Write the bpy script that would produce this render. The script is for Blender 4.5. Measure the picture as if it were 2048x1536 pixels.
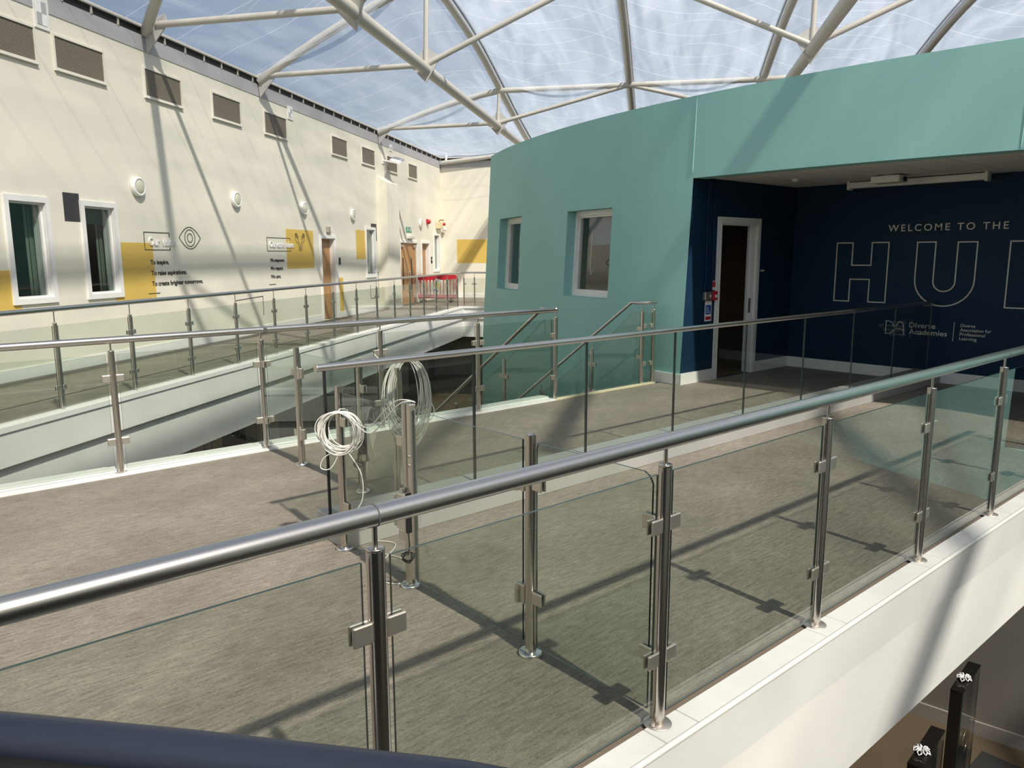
import bpy, bmesh, math, random
from mathutils import Vector, Matrix
random.seed(7)
R = math.radians
scene = bpy.context.scene
for o in list(bpy.data.objects): bpy.data.objects.remove(o)
COL = scene.collection

# ---------------------------------------------------------------- camera, sky, sun, exposure
# world axes: X along the glass bridge (towards the blue room), Y across it, Z up; deck at z = 0
cam_d = bpy.data.cameras.new('camera'); cam = bpy.data.objects.new('camera', cam_d); COL.objects.link(cam)
cam_d.sensor_width = 36.0; cam_d.lens = 1538.0 / 2048.0 * 36.0
cam_d.clip_start = 0.02; cam_d.clip_end = 400
th = R(41.1); pit = R(9.5); rol = R(-0.2)
def old2w(v): return Vector((v[0]*math.cos(th)+v[1]*math.sin(th), -v[0]*math.sin(th)+v[1]*math.cos(th), v[2]))
F = old2w((0, math.cos(pit), -math.sin(pit)))
R0 = old2w((1, 0, 0)); U0 = old2w((0, math.sin(pit), math.cos(pit)))
Rv = R0*math.cos(rol)+U0*math.sin(rol); Uv = -R0*math.sin(rol)+U0*math.cos(rol)
cam.matrix_world = Matrix(((Rv.x, Uv.x, -F.x, 0), (Rv.y, Uv.y, -F.y, 0), (Rv.z, Uv.z, -F.z, 1.8), (0, 0, 0, 1)))
scene.camera = cam

SUN_DIR = Vector((0.085, 0.90, -1.0)).normalized()          # direction the light travels
world = bpy.data.worlds.new('sky'); scene.world = world; world.use_nodes = True
wn = world.node_tree.nodes; wl = world.node_tree.links
sky = wn.new('ShaderNodeTexSky'); sky.sky_type = 'NISHITA'; sky.sun_disc = False
sky.sun_elevation = R(48); sky.sun_rotation = math.atan2(-SUN_DIR.x, -SUN_DIR.y)
sky.air_density = 1.0; sky.dust_density = 2.5; sky.ozone_density = 1.0
wn['Background'].inputs[1].default_value = 0.118
hsv = wn.new('ShaderNodeHueSaturation'); hsv.inputs['Saturation'].default_value = .98
wl.new(sky.outputs[0], hsv.inputs['Color']); wl.new(hsv.outputs[0], wn['Background'].inputs[0])
sun_d = bpy.data.lights.new('sun', 'SUN'); sun = bpy.data.objects.new('sun', sun_d); COL.objects.link(sun)
sun_d.energy = 8.0; sun_d.angle = R(1.3); sun_d.color = (1.0, 0.925, 0.80)
sun.rotation_euler = (-SUN_DIR).to_track_quat('Z', 'Y').to_euler(); sun.location = (0, -10, 20)
scene.view_settings.view_transform = 'Standard'; scene.view_settings.look = 'None'
scene.view_settings.gamma = 1.0; scene.view_settings.use_curve_mapping = False
scene.view_settings.exposure = -0.46
scene.cycles.transparent_max_bounces = 48
scene.cycles.max_bounces = 8; scene.cycles.diffuse_bounces = 4; scene.cycles.glossy_bounces = 4
scene.cycles.caustics_reflective = False; scene.cycles.caustics_refractive = False
scene.cycles.sample_clamp_indirect = 6.0

# ---------------------------------------------------------------- materials
MATS = {}
def mat(name, col, rough=0.6, metal=0.0, spec=0.5, noise=None, bump=None):
    """noise=(scale, amount, stretch): value variation; bump=(scale, strength)"""
    if name in MATS: return MATS[name]
    m = bpy.data.materials.new(name); m.use_nodes = True; n = m.node_tree.nodes; l = m.node_tree.links
    b = n['Principled BSDF']; b.inputs['Base Color'].default_value = (*col, 1)
    b.inputs['Roughness'].default_value = rough; b.inputs['Metallic'].default_value = metal
    b.inputs['Specular IOR Level'].default_value = spec
    if noise or bump:
        tc = n.new('ShaderNodeTexCoord')
    if noise:
        sc, am, stv = noise
        mp = n.new('ShaderNodeMapping'); mp.inputs['Scale'].default_value = stv
        nz = n.new('ShaderNodeTexNoise'); nz.inputs['Scale'].default_value = sc; nz.inputs['Detail'].default_value = 6
        hs = n.new('ShaderNodeHueSaturation'); hs.inputs['Color'].default_value = (*col, 1)
        mr = n.new('ShaderNodeMapRange'); mr.inputs[1].default_value = .25; mr.inputs[2].default_value = .75
        mr.inputs[3].default_value = 1-am; mr.inputs[4].default_value = 1+am
        l.new(tc.outputs['Object'], mp.inputs[0]); l.new(mp.outputs[0], nz.inputs['Vector'])
        l.new(nz.outputs['Fac'], mr.inputs[0]); l.new(mr.outputs[0], hs.inputs['Value']); l.new(hs.outputs[0], b.inputs['Base Color'])
    if bump:
        nb = n.new('ShaderNodeTexNoise'); nb.inputs['Scale'].default_value = bump[0]; nb.inputs['Detail'].default_value = 4
        bp = n.new('ShaderNodeBump'); bp.inputs['Strength'].default_value = bump[1]; bp.inputs['Distance'].default_value = .01
        l.new(tc.outputs['Object'], nb.inputs['Vector']); l.new(nb.outputs['Fac'], bp.inputs['Height']); l.new(bp.outputs[0], b.inputs['Normal'])
    MATS[name] = m; return m

CREAM = mat('cream_wall_paint', (.79, .765, .655), .75, noise=(1.3, .03, (1, 1, .4)), bump=(2.0, .10))
CREAM_SHADE = mat('cream_shade_darkened', (.24, .22, .195), .75)  # cream darkened: the shade of the lower level is put into the colour
TEAL = mat('teal_wall_paint', (.295, .575, .54), .6, noise=(.7, .05, (1, 1, 1)), bump=(1.2, .10))
NAVY = mat('navy_wall_paint', (.007, .030, .066), .6, spec=.2)
WHITE = mat('white_gloss_paint', (.86, .86, .84), .35)
WHITE_M = mat('white_metal_fascia', (.82, .82, .79), .42, noise=(1.5, .03, (1, 1, 1)))
KERB = mat('white_kerb_tile', (.70, .70, .665), .55, noise=(9, .04, (1, 1, 1)))
GREYBAND = mat('grey_flashing', (.44, .44, .46), .6, noise=(1, .08, (1, 1, .2)))
STEEL = mat('brushed_steel', (.60, .565, .52), .24, 1.0)
STEEL_D = mat('satin_steel', (.62, .58, .52), .48, 1.0)
RAILST = mat('handrail_steel', (.64, .62, .59), .28, 1.0)
TUBE = mat('painted_roof_steel', (.56, .54, .49), .42)
GUSSET = mat('grey_roof_plate', (.52, .51, .49), .5)
DARK = mat('dark_void', (.015, .014, .013), .7)
BLACKR = mat('black_rubber', (.012, .012, .012), .5)
NAVYRAIL = mat('dark_navy_rail', (.020, .026, .045), .42)
YELLOW = mat('mustard_paint', (.70, .49, .115), .7)
CHAR = mat('charcoal_paint', (.045, .045, .052), .6)
INK = mat('dark_lettering', (.05, .05, .045), .6)
WLET = mat('white_lettering', (.85, .85, .85), .5)
LLET = mat('pale_wall_lettering', (.62, .62, .57), .6)
OAK = mat('oak_veneer', (.46, .25, .105), .5, noise=(3.0, .12, (6, 6, .5)))
RED = mat('red_plastic', (.48, .02, .035), .4)
BLIND = mat('pale_blind', (.34, .36, .31), .7)
CEILT = mat('ceiling_tile', (.72, .70, .66), .9, noise=(40, .06, (1, 1, 1)))
CABLE = mat('white_cable', (.80, .79, .74), .45)
PLASTIC = mat('white_plastic', (.80, .80, .76), .4)
LENS = mat('lamp_diffuser', (.60, .60, .47), .35)
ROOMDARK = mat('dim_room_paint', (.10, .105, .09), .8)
TAN = mat('tan_room_paint', (.42, .36, .26), .8)
GLOSSBLK = mat('black_gloss', (.012, .011, .010), .08)
BROWNT = mat('lower_floor_tile', (.105, .080, .052), .3, noise=(1.2, .15, (1, 1, 1)))
STAIRM = mat('stair_grey', (.16, .15, .135), .7)
DKGREY = mat('dark_grey_edge', (.09, .085, .08), .7)
GREEN = mat('sign_green', (.02, .30, .16), .5)
BLUE = mat('sign_blue', (.03, .08, .36), .5)
SIGNY = mat('sign_yellow', (.80, .72, .06), .5)

def floor_mat():
    m = bpy.data.materials.new('grey_brown_vinyl'); m.use_nodes = True; n = m.node_tree.nodes; l = m.node_tree.links
    b = n['Principled BSDF']; b.inputs['Roughness'].default_value = .62; b.inputs['Specular IOR Level'].default_value = .3
    tc = n.new('ShaderNodeTexCoord')
    def nz(scale, st, det=5, rough=.6):
        mp = n.new('ShaderNodeMapping'); mp.inputs['Scale'].default_value = st; l.new(tc.outputs['Object'], mp.inputs[0])
        t = n.new('ShaderNodeTexNoise'); t.inputs['Scale'].default_value = scale; t.inputs['Detail'].default_value = det
        t.inputs['Roughness'].default_value = rough; l.new(mp.outputs[0], t.inputs['Vector']); return t
    streak = nz(55, (.16, 1, 1), 5, .75); grain = nz(230, (.28, 1, 1), 3, .7); blot = nz(1.6, (.7, 1, 1), 4)
    cr = n.new('ShaderNodeValToRGB'); e = cr.color_ramp.elements
    e[0].position = .36; e[0].color = (.105, .095, .079, 1); e[1].position = .64; e[1].color = (.385, .34, .275, 1)
    mx = n.new('ShaderNodeMath'); mx.operation = 'MULTIPLY_ADD'; mx.inputs[1].default_value = .5
    m2 = n.new('ShaderNodeMath'); m2.operation = 'MULTIPLY'; m2.inputs[1].default_value = .5
    l.new(grain.outputs['Fac'], m2.inputs[0]); l.new(streak.outputs['Fac'], mx.inputs[0]); l.new(m2.outputs[0], mx.inputs[2])
    l.new(mx.outputs[0], cr.inputs[0])
    hs = n.new('ShaderNodeHueSaturation'); mr = n.new('ShaderNodeMapRange')
    mr.inputs[1].default_value = .3; mr.inputs[2].default_value = .7; mr.inputs[3].default_value = .84; mr.inputs[4].default_value = 1.16
    l.new(blot.outputs['Fac'], mr.inputs[0]); l.new(mr.outputs[0], hs.inputs['Value']); l.new(cr.outputs[0], hs.inputs['Color'])
    l.new(hs.outputs[0], b.inputs['Base Color'])
    bp = n.new('ShaderNodeBump'); bp.inputs['Strength'].default_value = .25; bp.inputs['Distance'].default_value = .002
    l.new(mx.outputs[0], bp.inputs['Height']); l.new(bp.outputs[0], b.inputs['Normal'])
    return m
FLOOR = floor_mat()

def glass_mat(name, tint, refl=1.6, rough=0.0):
    m = bpy.data.materials.new(name); m.use_nodes = True; n = m.node_tree.nodes; l = m.node_tree.links
    n.remove(n['Principled BSDF']); out = n['Material Output']
    tr = n.new('ShaderNodeBsdfTransparent'); tr.inputs[0].default_value = (*tint, 1)
    gl = n.new('ShaderNodeBsdfGlossy'); gl.inputs['Roughness'].default_value = rough
    fr = n.new('ShaderNodeFresnel'); fr.inputs['IOR'].default_value = 1.5
    geo = n.new('ShaderNodeNewGeometry'); inv = n.new('ShaderNodeMath'); inv.operation = 'SUBTRACT'; inv.inputs[0].default_value = 1
    l.new(geo.outputs['Backfacing'], inv.inputs[1])
    mu = n.new('ShaderNodeMath'); mu.operation = 'MULTIPLY'; l.new(fr.outputs[0], mu.inputs[0]); l.new(inv.outputs[0], mu.inputs[1])
    m2 = n.new('ShaderNodeMath'); m2.operation = 'MULTIPLY'; m2.inputs[1].default_value = refl; m2.use_clamp = True; l.new(mu.outputs[0], m2.inputs[0])
    mx = n.new('ShaderNodeMixShader'); l.new(m2.outputs[0], mx.inputs[0]); l.new(tr.outputs[0], mx.inputs[1]); l.new(gl.outputs[0], mx.inputs[2])
    l.new(mx.outputs[0], out.inputs[0]); return m
GLASS = glass_mat('green_tinted_glass', (.905, .932, .908))
PANE = glass_mat('window_glass', (.80, .86, .83), 2.2)
GEDGE = mat('glass_green_edge', (.035, .062, .055), .25)

def film_mat():
    """clear foil roof cushion: mostly clear, a thin milky scatter, welded seams across the strip"""
    m = bpy.data.materials.new('roof_foil'); m.use_nodes = True; n = m.node_tree.nodes; l = m.node_tree.links
    n.remove(n['Principled BSDF']); out = n['Material Output']
    tr = n.new('ShaderNodeBsdfTransparent'); tr.inputs[0].default_value = (.97, .975, .985, 1)
    tl = n.new('ShaderNodeBsdfTranslucent'); tl.inputs[0].default_value = (.82, .90, 1.0, 1)
    gl = n.new('ShaderNodeBsdfGlossy'); gl.inputs['Roughness'].default_value = .08
    uv = n.new('ShaderNodeUVMap'); sp = n.new('ShaderNodeSeparateXYZ'); l.new(uv.outputs[0], sp.inputs[0])
    # seams: u = metres along the strip, one weld each 1.45 m
    md = n.new('ShaderNodeMath'); md.operation = 'PINGPONG'; md.inputs[1].default_value = .725; l.new(sp.outputs[0], md.inputs[0])
    lt = n.new('ShaderNodeMath'); lt.operation = 'LESS_THAN'; lt.inputs[1].default_value = .013; l.new(md.outputs[0], lt.inputs[0])
    mp = n.new('ShaderNodeMapping'); mp.inputs['Scale'].default_value = (.22, 1.0, 1); l.new(uv.outputs[0], mp.inputs[0])
    nz = n.new('ShaderNodeTexNoise'); nz.inputs['Scale'].default_value = .75; nz.inputs['Detail'].default_value = 2.5; nz.inputs['Distortion'].default_value = 2.2
    l.new(mp.outputs[0], nz.inputs['Vector'])
    mr = n.new('ShaderNodeMapRange'); mr.inputs[1].default_value = .42; mr.inputs[2].default_value = .62; mr.inputs[3].default_value = .015; mr.inputs[4].default_value = .15
    l.new(nz.outputs['Fac'], mr.inputs[0])
    lw = n.new('ShaderNodeLayerWeight'); pw_ = n.new('ShaderNodeMath'); pw_.operation = 'POWER'; pw_.inputs[1].default_value = 1.5; l.new(lw.outputs['Facing'], pw_.inputs[0])
    ob = n.new('ShaderNodeMath'); ob.operation = 'MULTIPLY_ADD'; ob.inputs[1].default_value = .34; l.new(pw_.outputs[0], ob.inputs[0]); l.new(mr.outputs[0], ob.inputs[2])
    ad = n.new('ShaderNodeMath'); ad.operation = 'MULTIPLY_ADD'; ad.inputs[1].default_value = .28; l.new(lt.outputs[0], ad.inputs[0]); l.new(ob.outputs[0], ad.inputs[2])
    mx = n.new('ShaderNodeMixShader'); l.new(ad.outputs[0], mx.inputs[0]); l.new(tr.outputs[0], mx.inputs[1]); l.new(tl.outputs[0], mx.inputs[2])
    fr = n.new('ShaderNodeLayerWeight'); fr.inputs[0].default_value = .12
    mg = n.new('ShaderNodeMixShader'); ms = n.new('ShaderNodeMath'); ms.operation = 'MULTIPLY'; ms.inputs[1].default_value = .35
    l.new(fr.outputs['Fresnel'], ms.inputs[0]); l.new(ms.outputs[0], mg.inputs[0]); l.new(mx.outputs[0], mg.inputs[1]); l.new(gl.outputs[0], mg.inputs[2])
    l.new(mg.outputs[0], out.inputs[0]); return m
FILM = film_mat()

def grille_mat():
    m = bpy.data.materials.new('perforated_grille'); m.use_nodes = True; n = m.node_tree.nodes; l = m.node_tree.links
    b = n['Principled BSDF']; b.inputs['Roughness'].default_value = .6
    tc = n.new('ShaderNodeTexCoord'); mp = n.new('ShaderNodeMapping'); mp.inputs['Rotation'].default_value = (R(90), 0, 0)
    br = n.new('ShaderNodeTexBrick'); br.inputs['Scale'].default_value = 14; br.inputs['Mortar Size'].default_value = .03
    br.inputs['Brick Width'].default_value = .45; br.inputs['Row Height'].default_value = .28
    br.inputs['Color1'].default_value = (.055, .045, .034, 1); br.inputs['Color2'].default_value = (.075, .062, .046, 1); br.inputs['Mortar'].default_value = (.42, .37, .29, 1)
    l.new(tc.outputs['Object'], mp.inputs[0]); l.new(mp.outputs[0], br.inputs['Vector']); l.new(br.outputs[0], b.inputs['Base Color']); return m
GRILLE = grille_mat()

# ---------------------------------------------------------------- mesh builders
class MB:
    def __init__(s): s.v = []; s.f = []; s.mi = []; s.sm = []
    def add(s, vs, fs, mi=0, smooth=False):
        b = len(s.v); s.v += [tuple(v) for v in vs]
        for f in fs: s.f.append(tuple(i+b for i in f)); s.mi.append(mi); s.sm.append(smooth)
        return s
    def box(s, x0, x1, y0, y1, z0, z1, mi=0):
        return s.add([(x0,y0,z0),(x1,y0,z0),(x1,y1,z0),(x0,y1,z0),(x0,y0,z1),(x1,y0,z1),(x1,y1,z1),(x0,y1,z1)],
                     [(0,3,2,1),(4,5,6,7),(0,1,5,4),(1,2,6,5),(2,3,7,6),(3,0,4,7)], mi)
    def bbox(s, x0, x1, y0, y1, z0, z1, c, mi=0):
        """box with chamfered vertical + horizontal edges (rounded look in XZ and XY)"""
        def ring(z, i): return [(x0+i,y0+c,z),(x0+c,y0+i,z),(x1-c,y0+i,z),(x1-i,y0+c,z),(x1-i,y1-c,z),(x1-c,y1-i,z),(x0+c,y1-i,z),(x0+i,y1-c,z)]
        V = ring(z0, c*.6)+ring(z0+c, 0)+ring(z1-c, 0)+ring(z1, c*.6); Fs = [tuple(range(7,-1,-1)), tuple(range(24,32))]
        for k in range(3):
            for i in range(8): Fs.append((k*8+i, k*8+(i+1)%8, k*8+8+(i+1)%8, k*8+8+i))
        return s.add(V, Fs, mi)
    def tube(s, pts, r, n=12, caps=True, mi=0, closed=False):
        pts = [Vector(p) for p in pts]; N = len(pts); rings = []; prev = None
        for i, p in enumerate(pts):
            if closed: t = (pts[(i+1)%N]-pts[i-1]).normalized()
            elif i == 0: t = (pts[1]-p).normalized()
            elif i == N-1: t = (p-pts[i-1]).normalized()
            else: t = ((pts[i+1]-p).normalized()+(p-pts[i-1]).normalized()).normalized()
            if prev is None:
                a = Vector((0,0,1)) if abs(t.z) < .9 else Vector((1,0,0)); u = t.cross(a).normalized()
            else: u = (prev-t*prev.dot(t)).normalized()
            prev = u; w = t.cross(u); rr = r[i] if isinstance(r, (list, tuple)) else r
            k = 1.0
            if 0 < i < N-1 and not closed:
                c = max(.5, t.dot((pts[i+1]-p).normalized())); k = 1/c
            rings.append([p+u*(rr*math.cos(2*math.pi*j/n)*1)+w*(rr*math.sin(2*math.pi*j/n)) for j in range(n)])
        V = [v for rg in rings for v in rg]; Fs = []
        for i in range(N if closed else N-1):
            for j in range(n):
                i2 = (i+1) % N; Fs.append((i*n+j, i*n+(j+1)%n, i2*n+(j+1)%n, i2*n+j))
        s.add(V, Fs, mi, True)
        if caps and not closed:
            s.add(rings[0], [tuple(range(n-1,-1,-1))], mi); s.add(rings[-1], [tuple(range(n))], mi)
        return s
    def cyl(s, c, r, z0, z1, n=20, r2=None, mi=0):
        r2 = r if r2 is None else r2
        return s.tube([(c[0],c[1],z0),(c[0],c[1],z1)], [r, r2], n, True, mi)
    def prism(s, poly, y0, y1, mi=0, mi_edge=None):
        """polygon in local XZ (ccw seen from -y), extruded along y"""
        k = len(poly); V = [(x,y0,z) for x,z in poly]+[(x,y1,z) for x,z in poly]
        s.add(V, [tuple(range(k)), tuple(range(2*k-1,k-1,-1))], mi)
        return s.add(V, [(i, i+k, (i+1)%k+k, (i+1)%k) for i in range(k)], mi if mi_edge is None else mi_edge)
    def slab(s, poly, z0, z1, mi=0):
        k = len(poly); V = [(x,y,z0) for x,y in poly]+[(x,y,z1) for x,y in poly]
        return s.add(V, [tuple(range(k-1,-1,-1)), tuple(range(k,2*k))]+[(i,(i+1)%k,(i+1)%k+k,i+k) for i in range(k)], mi)
    def lathe(s, prof, n=24, axis='z', mi=0, loc=(0,0,0)):
        V = []; k = len(prof)
        for j in range(n):
            a = 2*math.pi*j/n
            for r, h in prof:
                p = (r*math.cos(a), r*math.sin(a), h)
                if axis == 'y': p = (p[0], p[2], p[1])
                V.append((p[0]+loc[0], p[1]+loc[1], p[2]+loc[2]))
        return s.add(V, [(j*k+i, ((j+1)%n)*k+i, ((j+1)%n)*k+i+1, j*k+i+1) for j in range(n) for i in range(k-1)], mi, True)
    def ribbon(s, pts, w, y=0.0, t=.008, closed=False, mi=0):
        """flat stroke in local XZ"""
        P = [Vector((p[0], p[1])) for p in pts]; N = len(P); L = []; Rr = []
        for i in range(N):
            a = P[i-1] if (i or closed) else P[i]; b = P[(i+1)%N] if (i < N-1 or closed) else P[i]
            d1 = (P[i]-a); d2 = (b-P[i])
            d1 = d1.normalized() if d1.length > 1e-9 else d2.normalized(); d2 = d2.normalized() if d2.length > 1e-9 else d1
            n1 = Vector((-d1.y, d1.x)); n2 = Vector((-d2.y, d2.x)); m = (n1+n2)
            m = m.normalized() if m.length > 1e-6 else n1; k = w/2/max(.35, m.dot(n1))
            L.append(P[i]+m*k); Rr.append(P[i]-m*k)
        V = [(p.x, y-t, p.y) for p in L]+[(p.x, y-t, p.y) for p in Rr]+[(p.x, y, p.y) for p in L]+[(p.x, y, p.y) for p in Rr]
        Fs = []
        for i in range(N if closed else N-1):
            j = (i+1) % N
            Fs += [(i, N+i, N+j, j), (2*N+i, i, j, 2*N+j), (N+i, 3*N+i, 3*N+j, N+j)]
        return s.add(V, Fs, mi)
    def mesh(s, name, mats):
        me = bpy.data.meshes.new(name); me.from_pydata(s.v, [], s.f)
        for m in (mats if isinstance(mats, (list, tuple)) else [mats]): me.materials.append(m)
        me.polygons.foreach_set('material_index', s.mi); me.polygons.foreach_set('use_smooth', s.sm)
        me.validate(); me.update(); return me

def link(name, me, parent=None, loc=(0,0,0), rz=0.0, rot=None):
    o = bpy.data.objects.new(name, me); COL.objects.link(o); o.location = loc
    o.rotation_euler = rot if rot is not None else (0, 0, rz)
    if parent is not None: o.parent = parent
    return o
def obj(name, mb, mats, parent=None, loc=(0,0,0), rz=0.0, label=None):
    o = link(name, mb.mesh(name, mats), parent, loc, rz)
    if label: o['label'] = label
    return o
def tag(o, label, cat, group=None):
    o['label'] = label; o['category'] = cat
    if group: o['group'] = group
    return o
def thing(name, label, cat, loc=(0,0,0), rz=0.0, group=None):
    o = link(name, None, None, loc, rz); o.empty_display_size = .1; return tag(o, label, cat, group)
def struct(name, mb, mats, label=None, cat=None, loc=(0,0,0), rz=0.0):
    o = obj(name, mb, mats, None, loc, rz); o['kind'] = 'structure'
    o['label'] = label or name.replace('_', ' '); o['category'] = cat or name.split('_')[0]
    return o
def sempty(name, label, cat, loc, rz):
    o = link(name, None, None, loc, rz); o['kind'] = 'structure'; o['label'] = label; o['category'] = cat; return o

# text in local XZ, facing -y
def text_mb(body, x0, zbase, cap, width=None, depth=.002, sp=1.0):
    cu = bpy.data.curves.new('t', 'FONT'); cu.body = 'T'; to = bpy.data.objects.new('t', cu); COL.objects.link(to)
    def tomesh():
        dg = bpy.context.evaluated_depsgraph_get(); return bpy.data.meshes.new_from_object(to.evaluated_get(dg))
    bpy.context.view_layer.update(); me = tomesh(); caph = max(v.co.y for v in me.vertices)
    cu.body = body; cu.space_character = sp; cu.offset = .010; bpy.context.view_layer.update(); me = tomesh()
    xs = [v.co.x for v in me.vertices]; k = cap/caph; kx = (width/(max(xs)-min(xs))) if width else k
    mb = MB(); x_ = min(xs)
    fr = [(x0+(v.co.x-x_)*kx, -depth, zbase+v.co.y*k) for v in me.vertices]
    fs = [tuple(p.vertices) for p in me.polygons]
    mb.add(fr, fs)
    if depth > .004:   # side walls
        cnt = {}
        for f in fs:
            for a, b in zip(f, f[1:]+f[:1]): cnt[(a, b)] = 1
        base = [(p[0], 0, p[2]) for p in fr]
        mb.add(fr+base, [(b, a, a+len(fr), b+len(fr)) for (a, b) in cnt if (b, a) not in cnt])
    bpy.data.objects.remove(to); return mb

def words(parent, body, x0, zbase, cap, width, m, depth=.009, sp=1.0):
    """one object per word, spaced as in a set line"""
    parts = body.split(' ')
    # natural widths: measure every prefix
    def natural(t):
        q = text_mb(t, 0, 0, cap, None, .002, sp); return max(v[0] for v in q.v)
    tot = natural(body); k = width/tot; pre = ''
    for w in parts:
        wn_ = natural(w); start = natural(pre+w)-wn_ if pre else 0.0
        obj('word', text_mb(w, x0+start*k, zbase, cap, wn_*k, depth, sp), m, parent); pre += w+' '

# walls with openings: grid over (u, v), mapped by fn(u, v, depth)
def gridwall(us, vs, holes, fn, depth, plain=()):
    us = sorted(set([round(u, 4) for u in us]+[round(h[i], 4) for h in holes for i in (0, 1)]))
    vs = sorted(set([round(v, 4) for v in vs]+[round(h[i], 4) for h in holes for i in (2, 3)]))
    mb = MB(); idx = {}
    def vi(u, v, d):
        key = (u, v, d)
        if key not in idx: idx[key] = len(mb.v); mb.v.append(tuple(fn(u, v, d)))
        return idx[key]
    def inh(u, v): return any(h[0] < u < h[1] and h[2] < v < h[3] for h in holes)
    def face(q): mb.f.append(tuple(q)); mb.mi.append(0); mb.sm.append(False)
    for a, b in zip(us, us[1:]):
        for c, d in zip(vs, vs[1:]):
            if not inh((a+b)/2, (c+d)/2): face((vi(a,c,0), vi(b,c,0), vi(b,d,0), vi(a,d,0)))
            else:
                pl = any(h[0] < (a+b)/2 < h[1] and h[2] < (c+d)/2 < h[3] for h in plain)
                if not pl and not inh(a-1e-3, (c+d)/2): face((vi(a,c,0), vi(a,d,0), vi(a,d,depth), vi(a,c,depth)))
                if not pl and not inh(b+1e-3, (c+d)/2): face((vi(b,c,0), vi(b,c,depth), vi(b,d,depth), vi(b,d,0)))
                if not inh((a+b)/2, c-1e-3): face((vi(a,c,0), vi(a,c,depth), vi(b,c,depth), vi(b,c,0)))
                if not inh((a+b)/2, d+1e-3): face((vi(a,d,0), vi(b,d,0), vi(b,d,depth), vi(a,d,depth)))
    return mb

# left wall frame: al metres along it, q metres out of it
A = Vector((-7.137, 6.226)); D = Vector((.787, .617)).normalized(); Nn = Vector((D.y, -D.x)); WANG = math.atan2(D.y, D.x)
def Wp(al, q, z): p = A+D*al+Nn*q; return Vector((p.x, p.y, z))
def wthing(name, label, cat, al, z, q=0.0, group=None): return thing(name, label, cat, Wp(al, q, z), WANG, group)
def wbox(mb, a0, a1, q0, q1, z0, z1, mi=0):
    c = [Wp(a0,q0,0), Wp(a1,q0,0), Wp(a1,q1,0), Wp(a0,q1,0)]
    V = [(p.x,p.y,z0) for p in c]+[(p.x,p.y,z1) for p in c]
    return mb.add(V, [(0,1,2,3),(4,7,6,5),(0,4,5,1),(1,5,6,2),(2,6,7,3),(3,7,4,0)], mi)

# ================================================================ SETTING
ZL = -3.40      # lower floor
# ---- bridge deck
struct('floor_bridge', MB().box(-5.0, 8.70, 1.757, 6.79, -.22, 0).box(8.70, 11.62, 1.757, 6.46, -.22, 0).box(9.5, 11.62, .8, 1.757, -.22, 0), FLOOR, 'grey brown streaked vinyl floor of the bridge and blue room', 'floor')
struct('trim_1', MB().box(-5.0, 8.6, 1.70, 1.757, -.06, -.012), mat('brown_gap', (.17, .135, .10), .8), 'dark brown gap strip between deck and white kerb', 'gap strip')
# near fascia: lip, upper band, lower band, soffit
fb = MB()
fb.box(-5.0, 8.62, 1.575, 1.70, -.26, -.006)
fas = struct('trim_2', fb, mat('white_upper_fascia', (.74, .74, .725), .42, noise=(1.5, .03, (1, 1, 1))), 'white sunlit fascia along the near side of the bridge', 'fascia')
lip = MB().tube([(-5.0, 1.578, -.004), (8.62, 1.578, -.004)], .013, 10); obj('edge_lip', lip, KERB, fas)
obj('lower_band', MB().box(-5.0, 8.62, 1.592, 1.70, -.86, -.263), WHITE_M, fas)
struct('trim_3', MB().box(-5.0, 8.5, 1.70, 7.0, -.85, -.80), CREAM_SHADE, 'pale soffit underneath the bridge', 'soffit')
NEARX = [-.232+1.226*i for i in range(8)]     # post positions on the near side
kb = sempty('trim_4', 'row of white kerb tiles under the near railing', 'kerb', (0, 1.6475, 0), 0)
edges = [-5.0]
for x in NEARX: edges += [x-.075, x+.125]
edges.append(8.6)
for i in range(len(edges)-1):
    a, b = edges[i]+.002, edges[i+1]-.002
    if b > a: obj('kerb_tile', MB().bbox(a, b, -.0695, .0525, -.03, .004, .003), KERB, kb)
# mid side kerb + fascia
mk = MB().box(-5.0, 6.66, 6.79, 6.93, -.25, .016).box(-5.0, 6.66, 6.93, 7.06, -.25, .034)
struct('trim_5', mk, WHITE, 'white stepped kerb along the far edge of the bridge', 'kerb')
struct('trim_6', MB().box(-5.0, 6.66, 7.0, 7.055, -.86, -.25), WHITE_M, 'white outer fascia on the far side of the bridge', 'fascia')
struct('trim_7', MB().box(6.66, 8.62, 6.79, 6.875, -.25, .012), mat('cream_nosing', (.72, .66, .42), .5), 'cream nosing strip at the head of the stairs', 'stair nosing')
# ---- central upstand
struct('trim_8', MB().bbox(2.20, 11.6, 4.10, 4.46, 0, .17, .006), mat('pale_grey_upstand', (.40, .40, .385), .45), 'low pale grey upstand carrying the central frameless glass', 'upstand')

# ---- far walkway along the left wall
fw = MB(); wbox(fw, -7, 28.35, 0, 2.40, -.22, 0); wbox(fw, 28.35, 34.4, 0, 6.5, -.22, 0)
struct('floor_walkway', fw, FLOOR, 'grey floor of the far walkway beside the cream wall', 'floor')
k2 = MB(); wbox(k2, -7, 28.35, 2.36, 2.58, -.03, .03); wbox(k2, 28.15, 28.35, 2.58, 6.5, -.03, .03)
struct('trim_9', k2, WHITE, 'white kerb along the far walkway', 'kerb')
f2 = MB(); wbox(f2, -7, 28.2, 2.36, 2.56, -.40, -.03); wbox(f2, 28.2, 28.35, 2.5, 6.5, -.40, -.03)
f2o = struct('trim_10', f2, WHITE_M, 'white fascia of the far walkway with a shadow groove', 'fascia')
f3 = MB(); wbox(f3, -7, 28.27, 2.30, 2.49, -1.05, -.40); wbox(f3, 28.27, 28.4, 2.4, 6.5, -1.05, -.40); obj('lower_band', f3, WHITE_M, f2o)
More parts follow.
